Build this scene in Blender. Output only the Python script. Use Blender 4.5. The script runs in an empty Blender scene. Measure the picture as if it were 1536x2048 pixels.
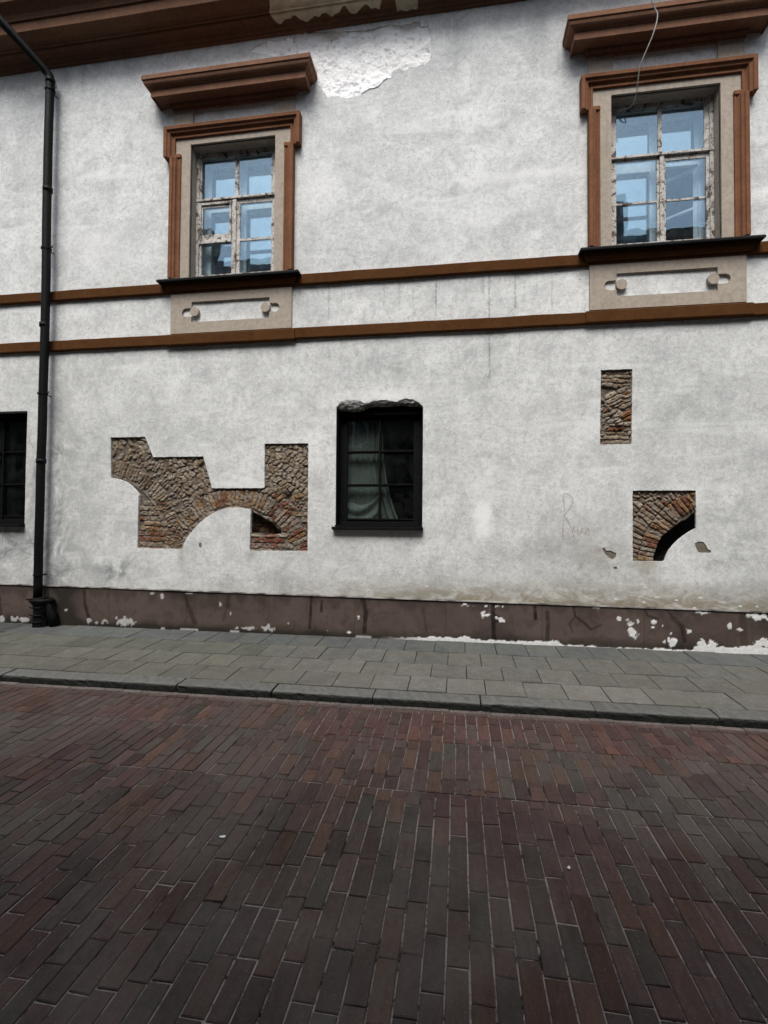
import bpy, bmesh, math, random
import numpy as np
from mathutils import Vector, Matrix, noise as mnoise
from mathutils.geometry import delaunay_2d_cdt

S = bpy.context.scene
C = S.collection
random.seed(7)
RNG = np.random.default_rng(11)
rad = math.radians

# ------------------------------------------------------------------ camera
YAW, PITCH, ROLL = 0.1486938, 0.0241414, 0.0072379
cam_d = bpy.data.cameras.new("camera")
cam = bpy.data.objects.new("camera", cam_d); C.objects.link(cam)
_f = Vector((-math.sin(YAW)*math.cos(PITCH), math.cos(YAW)*math.cos(PITCH), math.sin(PITCH)))
_r = Vector((math.cos(YAW), math.sin(YAW), 0)); _u = _r.cross(_f)
_r2 = _r*math.cos(ROLL)+_u*math.sin(ROLL); _u2 = -_r*math.sin(ROLL)+_u*math.cos(ROLL)
M = Matrix((_r2, _u2, -_f)).transposed().to_4x4(); M.translation = Vector((0, -6.6, 1.5287))
cam.matrix_world = M
cam_d.sensor_fit = 'HORIZONTAL'; cam_d.sensor_width = 36; cam_d.lens = 36*987.487/1536
cam_d.clip_start = .05; cam_d.clip_end = 2000
S.camera = cam

# ------------------------------------------------------------------ sky, sun, exposure
SUN_EL, SUN_AZ = 57.5, 184          # degrees; the sun is behind the photographer, over the opposite roofs
w = bpy.data.worlds.new("World"); S.world = w; w.use_nodes = True
nt = w.node_tree; nt.nodes.clear()
sky = nt.nodes.new('ShaderNodeTexSky'); sky.sky_type = 'NISHITA'; sky.sun_disc = False
sky.sun_elevation = rad(SUN_EL); sky.sun_rotation = rad(SUN_AZ); sky.air_density = 1.0; sky.dust_density = 2.5
hs = nt.nodes.new('ShaderNodeHueSaturation'); hs.inputs['Saturation'].default_value = .55
bg = nt.nodes.new('ShaderNodeBackground'); bg.inputs['Strength'].default_value = .085
wo = nt.nodes.new('ShaderNodeOutputWorld')
nt.links.new(sky.outputs[0], hs.inputs['Color']); nt.links.new(hs.outputs[0], bg.inputs[0]); nt.links.new(bg.outputs[0], wo.inputs[0])
sd = bpy.data.lights.new("sun", 'SUN'); sd.energy = 1.5; sd.angle = rad(30); sd.color = (1, .97, .92)
so = bpy.data.objects.new("sun", sd); C.objects.link(so)
az, el = rad(SUN_AZ), rad(SUN_EL)
dirv = Vector((math.sin(az)*math.cos(el), math.cos(az)*math.cos(el), math.sin(el)))
so.rotation_euler = dirv.to_track_quat('Z', 'Y').to_euler()
S.view_settings.view_transform = 'Standard'; S.view_settings.look = 'None'
S.view_settings.exposure = 1.36; S.view_settings.gamma = 1
S.cycles.max_bounces = 8; S.cycles.transparent_max_bounces = 16

# ------------------------------------------------------------------ node helpers
class NT:
    def __init__(s, name):
        s.m = bpy.data.materials.new(name); s.m.use_nodes = True
        s.t = s.m.node_tree; s.t.nodes.clear()
        s.out = s.t.nodes.new('ShaderNodeOutputMaterial')
        s.co = s.t.nodes.new('ShaderNodeTexCoord').outputs['Object']
    def n(s, typ, **kw):
        nd = s.t.nodes.new(typ)
        for k, v in kw.items(): setattr(nd, k, v)
        return nd
    def l(s, a, b): s.t.links.new(a, b)
    def _in(s, sock, v):
        if isinstance(v, bpy.types.NodeSocket): s.l(v, sock)
        else:
            if sock.type == 'RGBA' and len(v) == 3: v = (*v, 1)
            sock.default_value = v
    def scale(s, v):
        m = s.n('ShaderNodeMapping'); s.l(s.co, m.inputs[0]); m.inputs['Scale'].default_value = v; return m.outputs[0]
    def noise(s, sc, detail=4, rough=.55, dist=0, vec=None):
        nd = s.n('ShaderNodeTexNoise'); s.l(vec if vec is not None else s.co, nd.inputs['Vector'])
        nd.inputs['Scale'].default_value = sc; nd.inputs['Detail'].default_value = detail
        nd.inputs['Roughness'].default_value = rough; nd.inputs['Distortion'].default_value = dist
        return nd.outputs['Fac']
    def musg(s, *a, **k): return s.noise(*a, **k)
    def mr(s, v, a, b, c=0., d=1.):
        nd = s.n('ShaderNodeMapRange'); s.l(v, nd.inputs[0])
        for i, x in zip((1, 2, 3, 4), (a, b, c, d)): nd.inputs[i].default_value = x
        return nd.outputs[0]
    def mix(s, f, a, b, mode='MIX'):
        nd = s.n('ShaderNodeMix', data_type='RGBA', blend_type=mode)
        s._in(nd.inputs[0], f); s._in(nd.inputs[6], a); s._in(nd.inputs[7], b); return nd.outputs[2]
    def math(s, op, a, b=0.):
        nd = s.n('ShaderNodeMath', operation=op); s._in(nd.inputs[0], a); s._in(nd.inputs[1], b); return nd.outputs[0]
    def attr(s, name, col=False):
        nd = s.n('ShaderNodeAttribute', attribute_name=name); return nd.outputs['Color' if col else 'Fac']
    def bump(s, h, strength=.3, dist=.01, nrm=None):
        nd = s.n('ShaderNodeBump'); nd.inputs['Strength'].default_value = strength; nd.inputs['Distance'].default_value = dist
        s.l(h, nd.inputs['Height'])
        if nrm is not None: s.l(nrm, nd.inputs['Normal'])
        return nd.outputs[0]
    def bsdf(s, col, rough=.8, nrm=None, spec=.3, metal=0.):
        nd = s.n('ShaderNodeBsdfPrincipled')
        s._in(nd.inputs['Base Color'], col); s._in(nd.inputs['Roughness'], rough); s._in(nd.inputs['Metallic'], metal)
        nd.inputs['Specular IOR Level'].default_value = spec
        if nrm is not None: s.l(nrm, nd.inputs['Normal'])
        s.l(nd.outputs[0], s.out.inputs[0]); return s.m

def painted(name, base, var=.18, blot=None, rough=.9, fine=90, bstr=.35, spec=.06):
    t = NT(name)
    c = t.mix(t.mr(t.noise(3.5, 5, .6, .6), .3, .7), tuple(x*(1-var) for x in base), tuple(min(1, x*(1+var)) for x in base))
    c = t.mix(t.mr(t.noise(22, 5, .65), .40, .70, 0, .6), c, tuple(x*.62 for x in base))
    c = t.mix(t.mr(t.noise(1.0, 6, .7, .4, t.scale((9, 9, 1.3))), .55, .72, 0, .45), c, tuple(x*.6 for x in base))
    c = t.mix(t.mr(t.noise(13, 6, .75, 1.), .68, .72, 0, .4), c, tuple(min(1, x*1.5+.03) for x in base))
    if blot: c = t.mix(t.mr(t.noise(7, 6, .7, 1.), .58, .7, 0, .6), c, blot)
    b = t.bump(t.noise(fine, 5, .7), bstr, .004)
    b = t.bump(t.noise(9, 4, .6), .3, .012, b)
    return t.bsdf(c, rough, b, spec)

# --- plaster wall
def mat_wall():
    t = NT('white_lime_plaster')
    big = t.noise(.55, 3, .5, .4); mid = t.noise(2.3, 8, .70, .45); fine = t.noise(16, 6, .74, .3); grain = t.noise(42, 5, .8)
    streak = t.noise(1.0, 6, .65, .3, t.scale((7, 7, .9)))
    c = t.mix(t.mr(big, .35, .65), (.565, .577, .568), (.66, .672, .66))
    c = t.mix(t.mr(mid, .47, .72, 0, .75), c, (.35, .358, .36))
    c = t.mix(t.mr(t.noise(5.2, 8, .76, .5), .54, .68, 0, .6), c, (.33, .335, .335))
    c = t.mix(t.mr(mid, .28, .47, .7, 0), c, (.76, .775, .77))
    c = t.mix(t.mr(fine, .48, .70, 0, .75), c, (.36, .365, .365))
    c = t.mix(t.mr(fine, .3, .46, .45, 0), c, (.78, .79, .785))
    c = t.mix(t.mr(streak, .55, .75, 0, .3), c, (.42, .42, .43))
    c = t.mix(t.mr(grain, .36, .5, .35, 0), c, (.80, .81, .80))
    c = t.mix(t.mr(grain, .52, .74, 0, .55), c, (.32, .325, .32))
    # short trowel scars and hairlines
    for sc, dst, vec in ((3.1, 2.2, None), (1.0, 1.4, t.scale((3.2, 3.2, 7.)))):
        ln = t.math('ABSOLUTE', t.math('SUBTRACT', t.noise(sc, 5, .6, dst, vec), .5))
        mk = t.mr(t.noise(5.3 if vec is None else 3.7, 3, .6), .56, .64)
        c = t.mix(t.math('MULTIPLY', t.mr(ln, .0, .010, .75, 0), mk), c, (.20, .205, .205))
    c = t.mix(t.mr(t.noise(1.0, 5, .6, .8, t.scale((.9, .9, 4.5))), .56, .68, 0, .45), c, (.74, .755, .745))
    # small hollow pocks
    sp = t.noise(38, 2, .5, .5)
    c = t.mix(t.mr(sp, .70, .75, 0, .7), c, (.2, .2, .2))
    # stains with own shapes, plus vignette-like shade painted in grey at the sides
    br = t.math('MULTIPLY', t.attr('brown'), t.mr(t.noise(3.2, 6, .7, 1.0, t.scale((1, 1, 2.2))), .25, .55))
    c = t.mix(br, c, (.215, .18, .12))
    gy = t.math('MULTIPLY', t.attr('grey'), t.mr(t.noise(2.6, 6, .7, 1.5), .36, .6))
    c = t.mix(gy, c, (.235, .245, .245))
    c = t.mix(t.attr('white'), c, (.85, .85, .85))
    c = t.mix(t.math('MULTIPLY', t.attr('pink'), t.mr(t.noise(30, 3), .3, .6, .45, 1)), c, (.27, .17, .165))
    c = t.mix(t.math('MULTIPLY', t.attr('dark'), t.mr(t.noise(9, 4, .7), .3, .6, .3, 1)), c, (.10, .10, .105))
    b = t.bump(t.noise(2.0, 4, .5, .3), .35, .03); b = t.bump(fine, .35, .010, b); b = t.bump(grain, .6, .004, b)
    return t.bsdf(c, .92, b, .15)

def mat_plinth():
    t = NT('brown_painted_plinth')
    c = t.mix(t.mr(t.noise(1.6, 5, .6, .8), .3, .7), (.074, .054, .047), (.108, .082, .070))
    c = t.mix(t.mr(t.noise(5, 6, .7, 1), .52, .72, 0, .7), c, (.048, .034, .028))
    c = t.mix(t.mr(t.noise(28, 5, .7), .5, .8, 0, .5), c, (.12, .095, .08))
    c = t.mix(t.attr('brown'), c, (.022, .02, .016))
    c = t.mix(t.math('MULTIPLY', t.attr('dark'), t.mr(t.noise(14, 3), .25, .5, .5, 1)), c, (.016, .012, .010))
    c = t.mix(t.attr('white'), c, t.mix(t.mr(t.noise(40, 4), .4, .7), (.74, .74, .73), (.58, .57, .55)))
    b = t.bump(t.noise(60, 5, .7), .4, .005); b = t.bump(t.noise(8, 4, .6), .35, .015, b)
    b = t.bump(t.attr('white'), .5, .008, b)
    return t.bsdf(c, .85, b, .08)

def mat_vcol(name, rough=.9, grain=70, spec=.2, amt=.35, bstr=.5, dist=.006):
    t = NT(name)
    c = t.attr('Col', True)
    c = t.mix(t.mr(t.noise(grain, 5, .75), .35, .75, 0, amt), c, t.mix(1., c, (.42, .42, .42), 'MULTIPLY'))
    c = t.mix(t.mr(t.noise(grain*.25, 6, .7, 1), .5, .8, 0, amt*.8), c, t.mix(1., c, (1.5, 1.48, 1.42), 'MULTIPLY'))
    c = t.mix(t.mr(t.noise(grain*2.2, 2, .5), .68, .74, 0, .5), c, (.20, .20, .19))
    b = t.bump(t.noise(grain*1.3, 5, .7), bstr, dist); b = t.bump(t.noise(grain*.22, 4, .6), bstr, dist*3, b)
    return t.bsdf(c, rough, b, spec)

def mat_joint():
    t = NT('sandy_mortar')
    c = t.mix(t.mr(t.noise(4.5, 6, .75, 1.2), .40, .52), (.010, .009, .008), (.23, .205, .19))
    c = t.mix(t.mr(t.noise(60, 4), .45, .75, 0, .5), c, (.05, .045, .04))
    return t.bsdf(c, .95, t.bump(t.noise(80, 4), .6, .006), .1)

def mat_peel():
    t = NT('peeling_white_frame_paint')
    m = t.noise(9, 7, .72, .8); m2 = t.noise(42, 5, .7, .5)
    wood = t.mix(t.noise(30, 4, .6, 0, t.scale((6, 6, 1))), (.035, .026, .02), (.15, .115, .09))
    paint = t.mix(t.mr(t.noise(9, 5, .7), .3, .7), (.38, .355, .325), (.58, .56, .53))
    f = t.math('MULTIPLY', t.mr(m, .42, .47), t.mr(m2, .39, .44))
    f = t.math('MAXIMUM', f, t.mr(m, .57, .61))
    c = t.mix(f, wood, paint)
    return t.bsdf(c, .75, t.bump(f, .8, .004, t.bump(m2, .4, .003)), .2)

def mat_glass(name, f0=.05, tint=(.9, .95, .97), rough=.005, dirt=.05, gt=(.74, .92, 1.), wav=.25):
    t = NT(name)
    ge = t.n('ShaderNodeNewGeometry'); dt = t.n('ShaderNodeVectorMath', operation='DOT_PRODUCT')
    t.l(ge.outputs['Normal'], dt.inputs[0]); t.l(ge.outputs['Incoming'], dt.inputs[1])
    one = t.math('SUBTRACT', 1., t.math('ABSOLUTE', dt.outputs['Value']))
    fr = t.math('ADD', f0, t.math('MULTIPLY', 1-f0, t.math('POWER', one, 5.)))
    gl = t.n('ShaderNodeBsdfGlossy'); gl.inputs['Roughness'].default_value = rough; gl.inputs['Color'].default_value = (*gt, 1)
    t.l(t.bump(t.noise(1.7, 2, .5, .4), wav, .012), gl.inputs['Normal'])
    tr = t.n('ShaderNodeBsdfTransparent'); tr.inputs['Color'].default_value = (*tint, 1)
    df = t.n('ShaderNodeBsdfDiffuse'); df.inputs['Color'].default_value = (.5, .52, .52, 1)
    m1 = t.n('ShaderNodeMixShader'); t.l(fr, m1.inputs[0]); t.l(tr.outputs[0], m1.inputs[1]); t.l(gl.outputs[0], m1.inputs[2])
    m2 = t.n('ShaderNodeMixShader'); t.l(t.mr(t.noise(6, 6, .7), .4, .8, 0, dirt), m2.inputs[0]); t.l(m1.outputs[0], m2.inputs[1]); t.l(df.outputs[0], m2.inputs[2])
    t.l(m2.outputs[0], t.out.inputs[0]); return t.m

def mat_pipe():
    t = NT('black_painted_iron')
    c = t.mix(t.mr(t.noise(9, 6, .7), .45, .75), (.002, .0024, .0028), (.006, .006, .006))
    return t.bsdf(c, t.mr(t.noise(20), .3, .7, .5, .7), t.bump(t.noise(40, 4), .3, .004), .15)

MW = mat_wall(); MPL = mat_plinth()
MTRIM = painted('brown_trim_paint', (.080, .034, .012), .15, (.055, .025, .010))
MMOULD = painted('rust_brown_trim_paint', (.180, .084, .047), .2, (.11, .056, .034))
MHOOD = painted('brown_hood_paint', (.195, .103, .066), .16, (.12, .066, .045))
MCORN = painted('dark_cornice_paint', (.150, .082, .052), .15, (.07, .042, .028))
MTAN = painted('tan_trim_paint', (.375, .325, .270), .06, (.32, .275, .23))
MPATCH = mat_vcol('old_crumbly_lime', .95, 45, .1, .06, .9, .008)
MMAS = mat_vcol('old_masonry', .95, 42, .1, .45, .7, .005)
def mat_paving(name, rough, spec, dust, dsc, dmin, dmax, damt, speck, stretch, dark):
    t = NT(name); c = t.attr('Col', True)
    st = t.scale(stretch)
    c = t.mix(t.mr(t.noise(1, 6, .7, .3, st), .38, .68, 0, .75), c, t.mix(1., c, dark, 'MULTIPLY'))
    c = t.mix(t.mr(t.noise(2.3, 6, .75, .5, st), .54, .72, 0, .6), c, t.mix(1., c, (1.7, 1.6, 1.5), 'MULTIPLY'))
    c = t.mix(t.mr(t.noise(speck, 4, .7), .56, .72, 0, .55), c, t.mix(1., c, (2.0, 1.95, 1.85), 'MULTIPLY'))
    c = t.mix(t.mr(t.noise(speck*.8, 4, .7), .30, .44, .6, 0), c, t.mix(1., c, (.4, .4, .4), 'MULTIPLY'))
    d = t.math('MULTIPLY', t.mr(t.noise(dsc, 6, .65, .6), dmin, dmax), t.mr(t.noise(34, 4, .7), .3, .6, .55, 1))
    c = t.mix(t.math('MULTIPLY', d, damt), c, dust)
    c = t.mix(t.mr(t.noise(150, 1, .5), .74, .78, 0, .6), c, (.22, .21, .19))
    b = t.bump(t.noise(speck, 5, .7), .55, .004); b = t.bump(t.noise(14, 4, .6), .5, .012, b)
    return t.bsdf(c, rough, b, spec)
MBRK = mat_paving('paving_clinker', .75, .18, (.088, .074, .064), .75, .46, .62, .55, 60, (38, 7, 20), (.55, .52, .5))
MSLAB = mat_paving('concrete_slab', .9, .1, (.12, .118, .095), 1.3, .46, .66, .6, 30, (6, 6, 6), (.66, .66, .64))
MKERB = mat_vcol('worn_kerb_stone', .9, 50, .2, .5, .9, .012)
MJ = mat_joint(); MPEEL = mat_peel(); MPIPE = mat_pipe()
MGL = mat_glass('window_glass', .105, (.90, .96, .98), dirt=.05, gt=(.60, .82, 1.)); MGI = mat_glass('inner_window_glass', .27, (.85, .93, .97), dirt=.05, gt=(.88, .97, 1.), wav=.1); MGD = mat_glass('dark_window_glass', .028, (.95, .98, .96), dirt=.015)
MSILL = painted('black_sheet_metal', (.008, .008, .009), .2, None, .6, spec=.15)
MBLK = painted('black_window_paint', (.006, .006, .0065), .2, None, .7, spec=.08)
MINNER = painted('white_inner_frame_paint', (.72, .74, .75), .05, (.6, .6, .58), .6)
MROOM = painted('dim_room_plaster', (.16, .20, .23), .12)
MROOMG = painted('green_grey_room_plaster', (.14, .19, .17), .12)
MCABLE = painted('grey_white_cable_sheath', (.5, .5, .47), .1)
MCURT = painted('grey_green_curtain_cloth', (.07, .083, .077), .14)
MSPALL = painted('grey_brown_undercoat', (.17, .145, .115), .2)

# ------------------------------------------------------------------ mesh helpers
def link(name, me, mat, parent=None, label=None):
    o = bpy.data.objects.new(name, me); C.objects.link(o)
    if mat is not None:
        for m_ in (mat if isinstance(mat, (list, tuple)) else [mat]): me.materials.append(m_)
    if parent: o.parent = parent
    if label: o['label'] = label
    return o
def raw(name, v, f, mat, parent=None, smooth=False, label=None):
    me = bpy.data.meshes.new(name); me.from_pydata([tuple(map(float, p)) for p in v], [], f)
    if smooth: me.shade_smooth()
    me.update()
    return link(name, me, mat, parent, label)
def bm_obj(name, bm, mat, parent=None, smooth=False, label=None):
    bmesh.ops.recalc_face_normals(bm, faces=bm.faces)
    me = bpy.data.meshes.new(name); bm.to_mesh(me); bm.free()
    if smooth: me.shade_smooth()
    return link(name, me, mat, parent, label)
def add_box(bm, x0, x1, y0, y1, z0, z1, bev=0):
    g = bmesh.ops.create_cube(bm, size=1)['verts']
    for v in g: v.co = Vector((x0+(v.co.x+.5)*(x1-x0), y0+(v.co.y+.5)*(y1-y0), z0+(v.co.z+.5)*(z1-z0)))
    if bev:
        es = list({e for v in g for e in v.link_edges})
        bmesh.ops.bevel(bm, geom=es, offset=bev, segments=2, affect='EDGES', profile=.6)
def box(name, b, mat, parent=None, bev=0, label=None):
    bm = bmesh.new(); add_box(bm, *b, bev); return bm_obj(name, bm, mat, parent, False, label)
def add_tube(bm, pts, r, seg=12, cap=True):
    pts = [Vector(p) for p in pts]; rings = []
    up = Vector((0.0123, 0.02, 1))
    for i, p in enumerate(pts):
        d = ((pts[min(i+1, len(pts)-1)]-p).normalized()+(p-pts[max(i-1, 0)]).normalized()).normalized()
        a = d.cross(Vector((0, 1, 0))) if abs(d.y) < .9 else d.cross(Vector((1, 0, 0)))
        a.normalize(); b = d.cross(a)
        rr = r[i] if isinstance(r, (list, tuple)) else r
        rings.append([bm.verts.new(p+(a*math.cos(t)+b*math.sin(t))*rr) for t in [2*math.pi*k/seg for k in range(seg)]])
    for A, B in zip(rings, rings[1:]):
        for k in range(seg): bm.faces.new((A[k], A[(k+1) % seg], B[(k+1) % seg], B[k]))
    if cap: bm.faces.new(rings[0]); bm.faces.new(rings[-1][::-1])
def catmull(pts, n=8):
    P = [Vector(p) for p in pts]; P = [P[0]*2-P[1]]+P+[P[-1]*2-P[-2]]; out = []
    for i in range(1, len(P)-2):
        for k in range(n):
            t = k/n
            out.append(.5*((2*P[i])+(-P[i-1]+P[i+1])*t+(2*P[i-1]-5*P[i]+4*P[i+1]-P[i+2])*t*t+(-P[i-1]+3*P[i]-3*P[i+1]+P[i+2])*t**3))
    out.append(P[-2]); return out

# vectorised value noise (numpy) for geometry and stone patterns
def _h(ix, iy, seed):
    n = (ix*374761393+iy*668265263+seed*1442695041) & 0xffffffff
    n = ((n ^ (n >> 13))*1274126177) & 0xffffffff
    return ((n ^ (n >> 16)) & 0xffff)/65535.0
def vn(x, y, sc, seed=0, octv=3):
    x = np.asarray(x, float); y = np.asarray(y, float); tot = 0; amp = 1; s = 0
    for o in range(octv):
        X = x*sc+17.3*o+500; Y = y*sc+9.1*o+500
        ix = np.floor(X).astype(np.int64); iy = np.floor(Y).astype(np.int64); fx = X-ix; fy = Y-iy
        fx = fx*fx*(3-2*fx); fy = fy*fy*(3-2*fy)
        a = _h(ix, iy, seed+o); b = _h(ix+1, iy, seed+o); c = _h(ix, iy+1, seed+o); d = _h(ix+1, iy+1, seed+o)
        tot = tot+amp*((a*(1-fx)+b*fx)*(1-fy)+(c*(1-fx)+d*fx)*fy); s += amp; amp *= .5; sc *= 2.03
    return tot/s
def sstep(a, b, x):
    t = np.clip((x-a)/(b-a), 0, 1); return t*t*(3-2*t)
def inpoly(px, pz, poly):
    px = np.asarray(px); pz = np.asarray(pz); ins = np.zeros(px.shape, bool); n = len(poly)
    for i in range(n):
        x1, z1 = poly[i]; x2, z2 = poly[(i+1) % n]
        if z1 == z2: continue
        c = ((z1 > pz) != (z2 > pz)) & (px < (x2-x1)*(pz-z1)/(z2-z1)+x1)
        ins ^= c
    return ins
def densify(poly, step):
    out = []
    for i in range(len(poly)):
        a = np.array(poly[i], float); b = np.array(poly[(i+1) % len(poly)], float)
        n = max(1, int(math.ceil(np.linalg.norm(b-a)/step)))
        out += [tuple(a+(b-a)*k/n) for k in range(n)]
    return out
def jagged(poly, step=.02, amp=.012, seed=3):
    out = []
    for x, z in densify(poly, step):
        dx = (vn([x], [z], 18, seed, 3)[0]-.5)*2*amp*2; dz = (vn([x], [z], 18, seed+9, 3)[0]-.5)*2*amp*2
        out.append((x+dx, z+dz))
    return out
def seg_dist(px, pz, line):
    d = np.full(np.shape(px), 9e9)
    for (x1, z1), (x2, z2) in zip(line, line[1:]):
        vx, vz = x2-x1, z2-z1; L = vx*vx+vz*vz+1e-12
        t = np.clip(((px-x1)*vx+(pz-z1)*vz)/L, 0, 1)
        d = np.minimum(d, np.hypot(px-x1-t*vx, pz-z1-t*vz))
    return d

def prism(name, outer, holes, y0, y1, mat, parent=None, label=None):
    """flat plate in the facade plane with openings, y0 front, y1 back"""
    loops = [outer]+list(holes); vs = []; ed = []
    for L in loops:
        b = len(vs); vs += [Vector(p) for p in L]; ed += [(b+i, b+(i+1) % len(L)) for i in range(len(L))]
    V, E_, F, *_ = delaunay_2d_cdt(vs, ed, [], 0, 1e-6)
    P = np.array([tuple(v) for v in V]); keep = []
    for f in F:
        c = P[list(f)].mean(0)
        if inpoly(c[0], c[1], outer) and not any(inpoly(c[0], c[1], h) for h in holes): keep.append(tuple(f))
    bm = bmesh.new()
    A = [bm.verts.new((p[0], y0, p[1])) for p in P]; B = [bm.verts.new((p[0], y1, p[1])) for p in P]
    cnt = {}
    for f in keep:
        bm.faces.new([A[i] for i in f]); bm.faces.new([B[i] for i in reversed(f)])
        for i in range(len(f)):
            e = (f[i], f[(i+1) % len(f)]); k = tuple(sorted(e)); cnt.setdefault(k, []).append(e)
    for k, es in cnt.items():
        if len(es) == 1:
            a, b = es[0]; bm.faces.new((A[b], A[a], B[a], B[b]))
    bmesh.ops.delete(bm, geom=[v for v in bm.verts if not v.link_faces], context='VERTS')
    return bm_obj(name, bm, mat, parent, False, label)
R4 = lambda x0, x1, z0, z1: [(x0, z0), (x1, z0), (x1, z1), (x0, z1)]

def sweep(name, path, prof, mat, parent=None, closed=False, plane='XZ', cap=True, smooth=False):
    """mitred moulding. plane XZ: path in the facade plane, prof = (offset to the left of travel, y).
       plane XY: path in plan, prof = (offset to the left of travel, z)."""
    P = [np.array(p, float) for p in path]; n = len(P); rings = []
    for i in range(n):
        def nd(a, b):
            d = (b-a)/np.linalg.norm(b-a); return np.array([-d[1], d[0]])
        if closed or 0 < i < n-1:
            n1 = nd(P[i-1], P[i]); n2 = nd(P[i], P[(i+1) % n]); m = (n1+n2)/(1+n1@n2)
        elif i == 0: m = nd(P[0], P[1])
        else: m = nd(P[-2], P[-1])
        ring = []
        for o_, h in prof:
            q = P[i]+m*o_
            ring.append((q[0], h, q[1]) if plane == 'XZ' else (q[0], q[1], h))
        rings.append(ring)
    v = [p for r in rings for p in r]; k = len(prof); f = []
    for i in range(n if closed else n-1):
        j = (i+1) % n
        for a in range(k-1): f.append((i*k+a, i*k+a+1, j*k+a+1, j*k+a))
    if cap and not closed: f.append(tuple(range(k))); f.append(tuple(reversed(range((n-1)*k, n*k))))
    bm = bmesh.new(); bv = [bm.verts.new(p) for p in v]
    for q in f: bm.faces.new([bv[i] for i in q])
    return bm_obj(name, bm, mat, parent, smooth)

# ================================================================== GROUND
def zroad(y): return -.160+.0272*(y+2.0)
def zslab(y): return .0451*y
def structure(o): o['kind'] = 'structure'; return o
gp = raw('ground', [(-400, -400, -.75), (400, -400, -.75), (400, 400, -.75), (-400, 400, -.75)], [(0, 1, 2, 3)], MJ); structure(gp)

def blocks_mesh(name, items, mat, jmat, zf, bev, deep, bed):
    """items: (x0,x1,y0,y1,dz,tiltx,tilty,col, rot). Every block a raised body with worn edges in one paving mesh."""
    vs = []; fs = []; cols = []; mi = []
    for (x0, x1, y0, y1, dz, tx, ty, col, rot) in items:
        cx, cy = (x0+x1)/2, (y0+y1)/2; b = len(vs)
        ca, sa = math.cos(rot), math.sin(rot)
        def pt(x, y, z):
            X = cx+(x-cx)*ca-(y-cy)*sa; Y = cy+(x-cx)*sa+(y-cy)*ca
            return (X, Y, zf(Y)+dz+tx*(x-cx)+ty*(y-cy)+z)
        j = lambda: random.uniform(-.35, 1)*bev*.75
        co = [(x0, y0), (x1, y0), (x1, y1), (x0, y1)]
        sx = [1, -1, -1, 1]; sy = [1, 1, -1, -1]
        for lvl in range(3):
            for k in range(4):
                o_ = (0, .0, bev)[lvl]*1.0
                z = (-deep, -bev*.8, 0)[lvl]
                vs.append(pt(co[k][0]+sx[k]*(o_+(j() if lvl else 0)), co[k][1]+sy[k]*(o_+(j() if lvl else 0)), z))
        for l in range(2):
            for k in range(4):
                fs.append((b+l*4+k, b+l*4+(k+1) % 4, b+(l+1)*4+(k+1) % 4, b+(l+1)*4+k))
        fs.append((b+8, b+9, b+10, b+11)); cols += [col]*12
    nb = len(fs); b = len(vs)
    X0, X1, Y0, Y1, dn = bed
    vs += [(X0, Y0, zf(Y0)-dn), (X1, Y0, zf(Y0)-dn), (X1, Y1, zf(Y1)-dn), (X0, Y1, zf(Y1)-dn)]; fs.append((b, b+1, b+2, b+3)); cols += [(.1, .1, .1)]*4
    me = bpy.data.meshes.new(name); me.from_pydata(vs, [], fs); me.materials.append(mat); me.materials.append(jmat)
    me.polygons[nb].material_index = 1
    a = me.color_attributes.new('Col', 'FLOAT_COLOR', 'POINT')
    a.data.foreach_set('color', np.array([(*c, 1) for c in cols], np.float32).ravel())
    me.update(); o = bpy.data.objects.new(name, me); C.objects.link(o); structure(o); return o

# road bricks
PAL = [(.062, .037, .033), (.068, .040, .033), (.052, .034, .031), (.080, .044, .029), (.064, .044, .038), (.050, .043, .035), (.055, .053, .042), (.085, .046, .031)]
PW = [.22, .2, .15, .11, .12, .08, .07, .05]
GREY = [(.064, .057, .048), (.072, .065, .056), (.058, .049, .042), (.068, .052, .044)]
def greyzone(x, y):
    g = math.exp(-(((x+3.3)/1.5)**2+((y+2.95)/.55)**2))+.9*math.exp(-(((x-2.0)/1.1)**2+((y+3.15)/.6)**2))+.35*math.exp(-(((x+2.4)/.9)**2+((y+4.4)/.5)**2))
    return g*(.7+.6*mnoise.noise(Vector((x*1.3, y*2.1, 0))))
items = []
def brick_col(x, y):
    if random.random() < greyzone(x, y): c = random.choice(GREY)
    else: c = random.choices(PAL, PW)[0]
    reg = (.076, .047, .043) if mnoise.noise(Vector((x*.8, y*1.1, 11))) > -.05 else (.058, .046, .040)
    c = tuple(a*.62+b*.38 for a, b in zip(c, reg))
    q_ = .84+.58*math.exp(-((y+2.8)/1.1)**2); c = (c[0]*q_*(1.12 if y > -2.7 else 1), c[1]*q_, c[2]*q_)  # light falloff painted in: brighter mid road, darker toward the near edge
    k = random.uniform(.6, 1.0); return tuple(q*k for q in c)
def wob(x, y): return mnoise.noise(Vector((x*.9, y*.7, 3)))*.012
G_ = .0028
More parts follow.
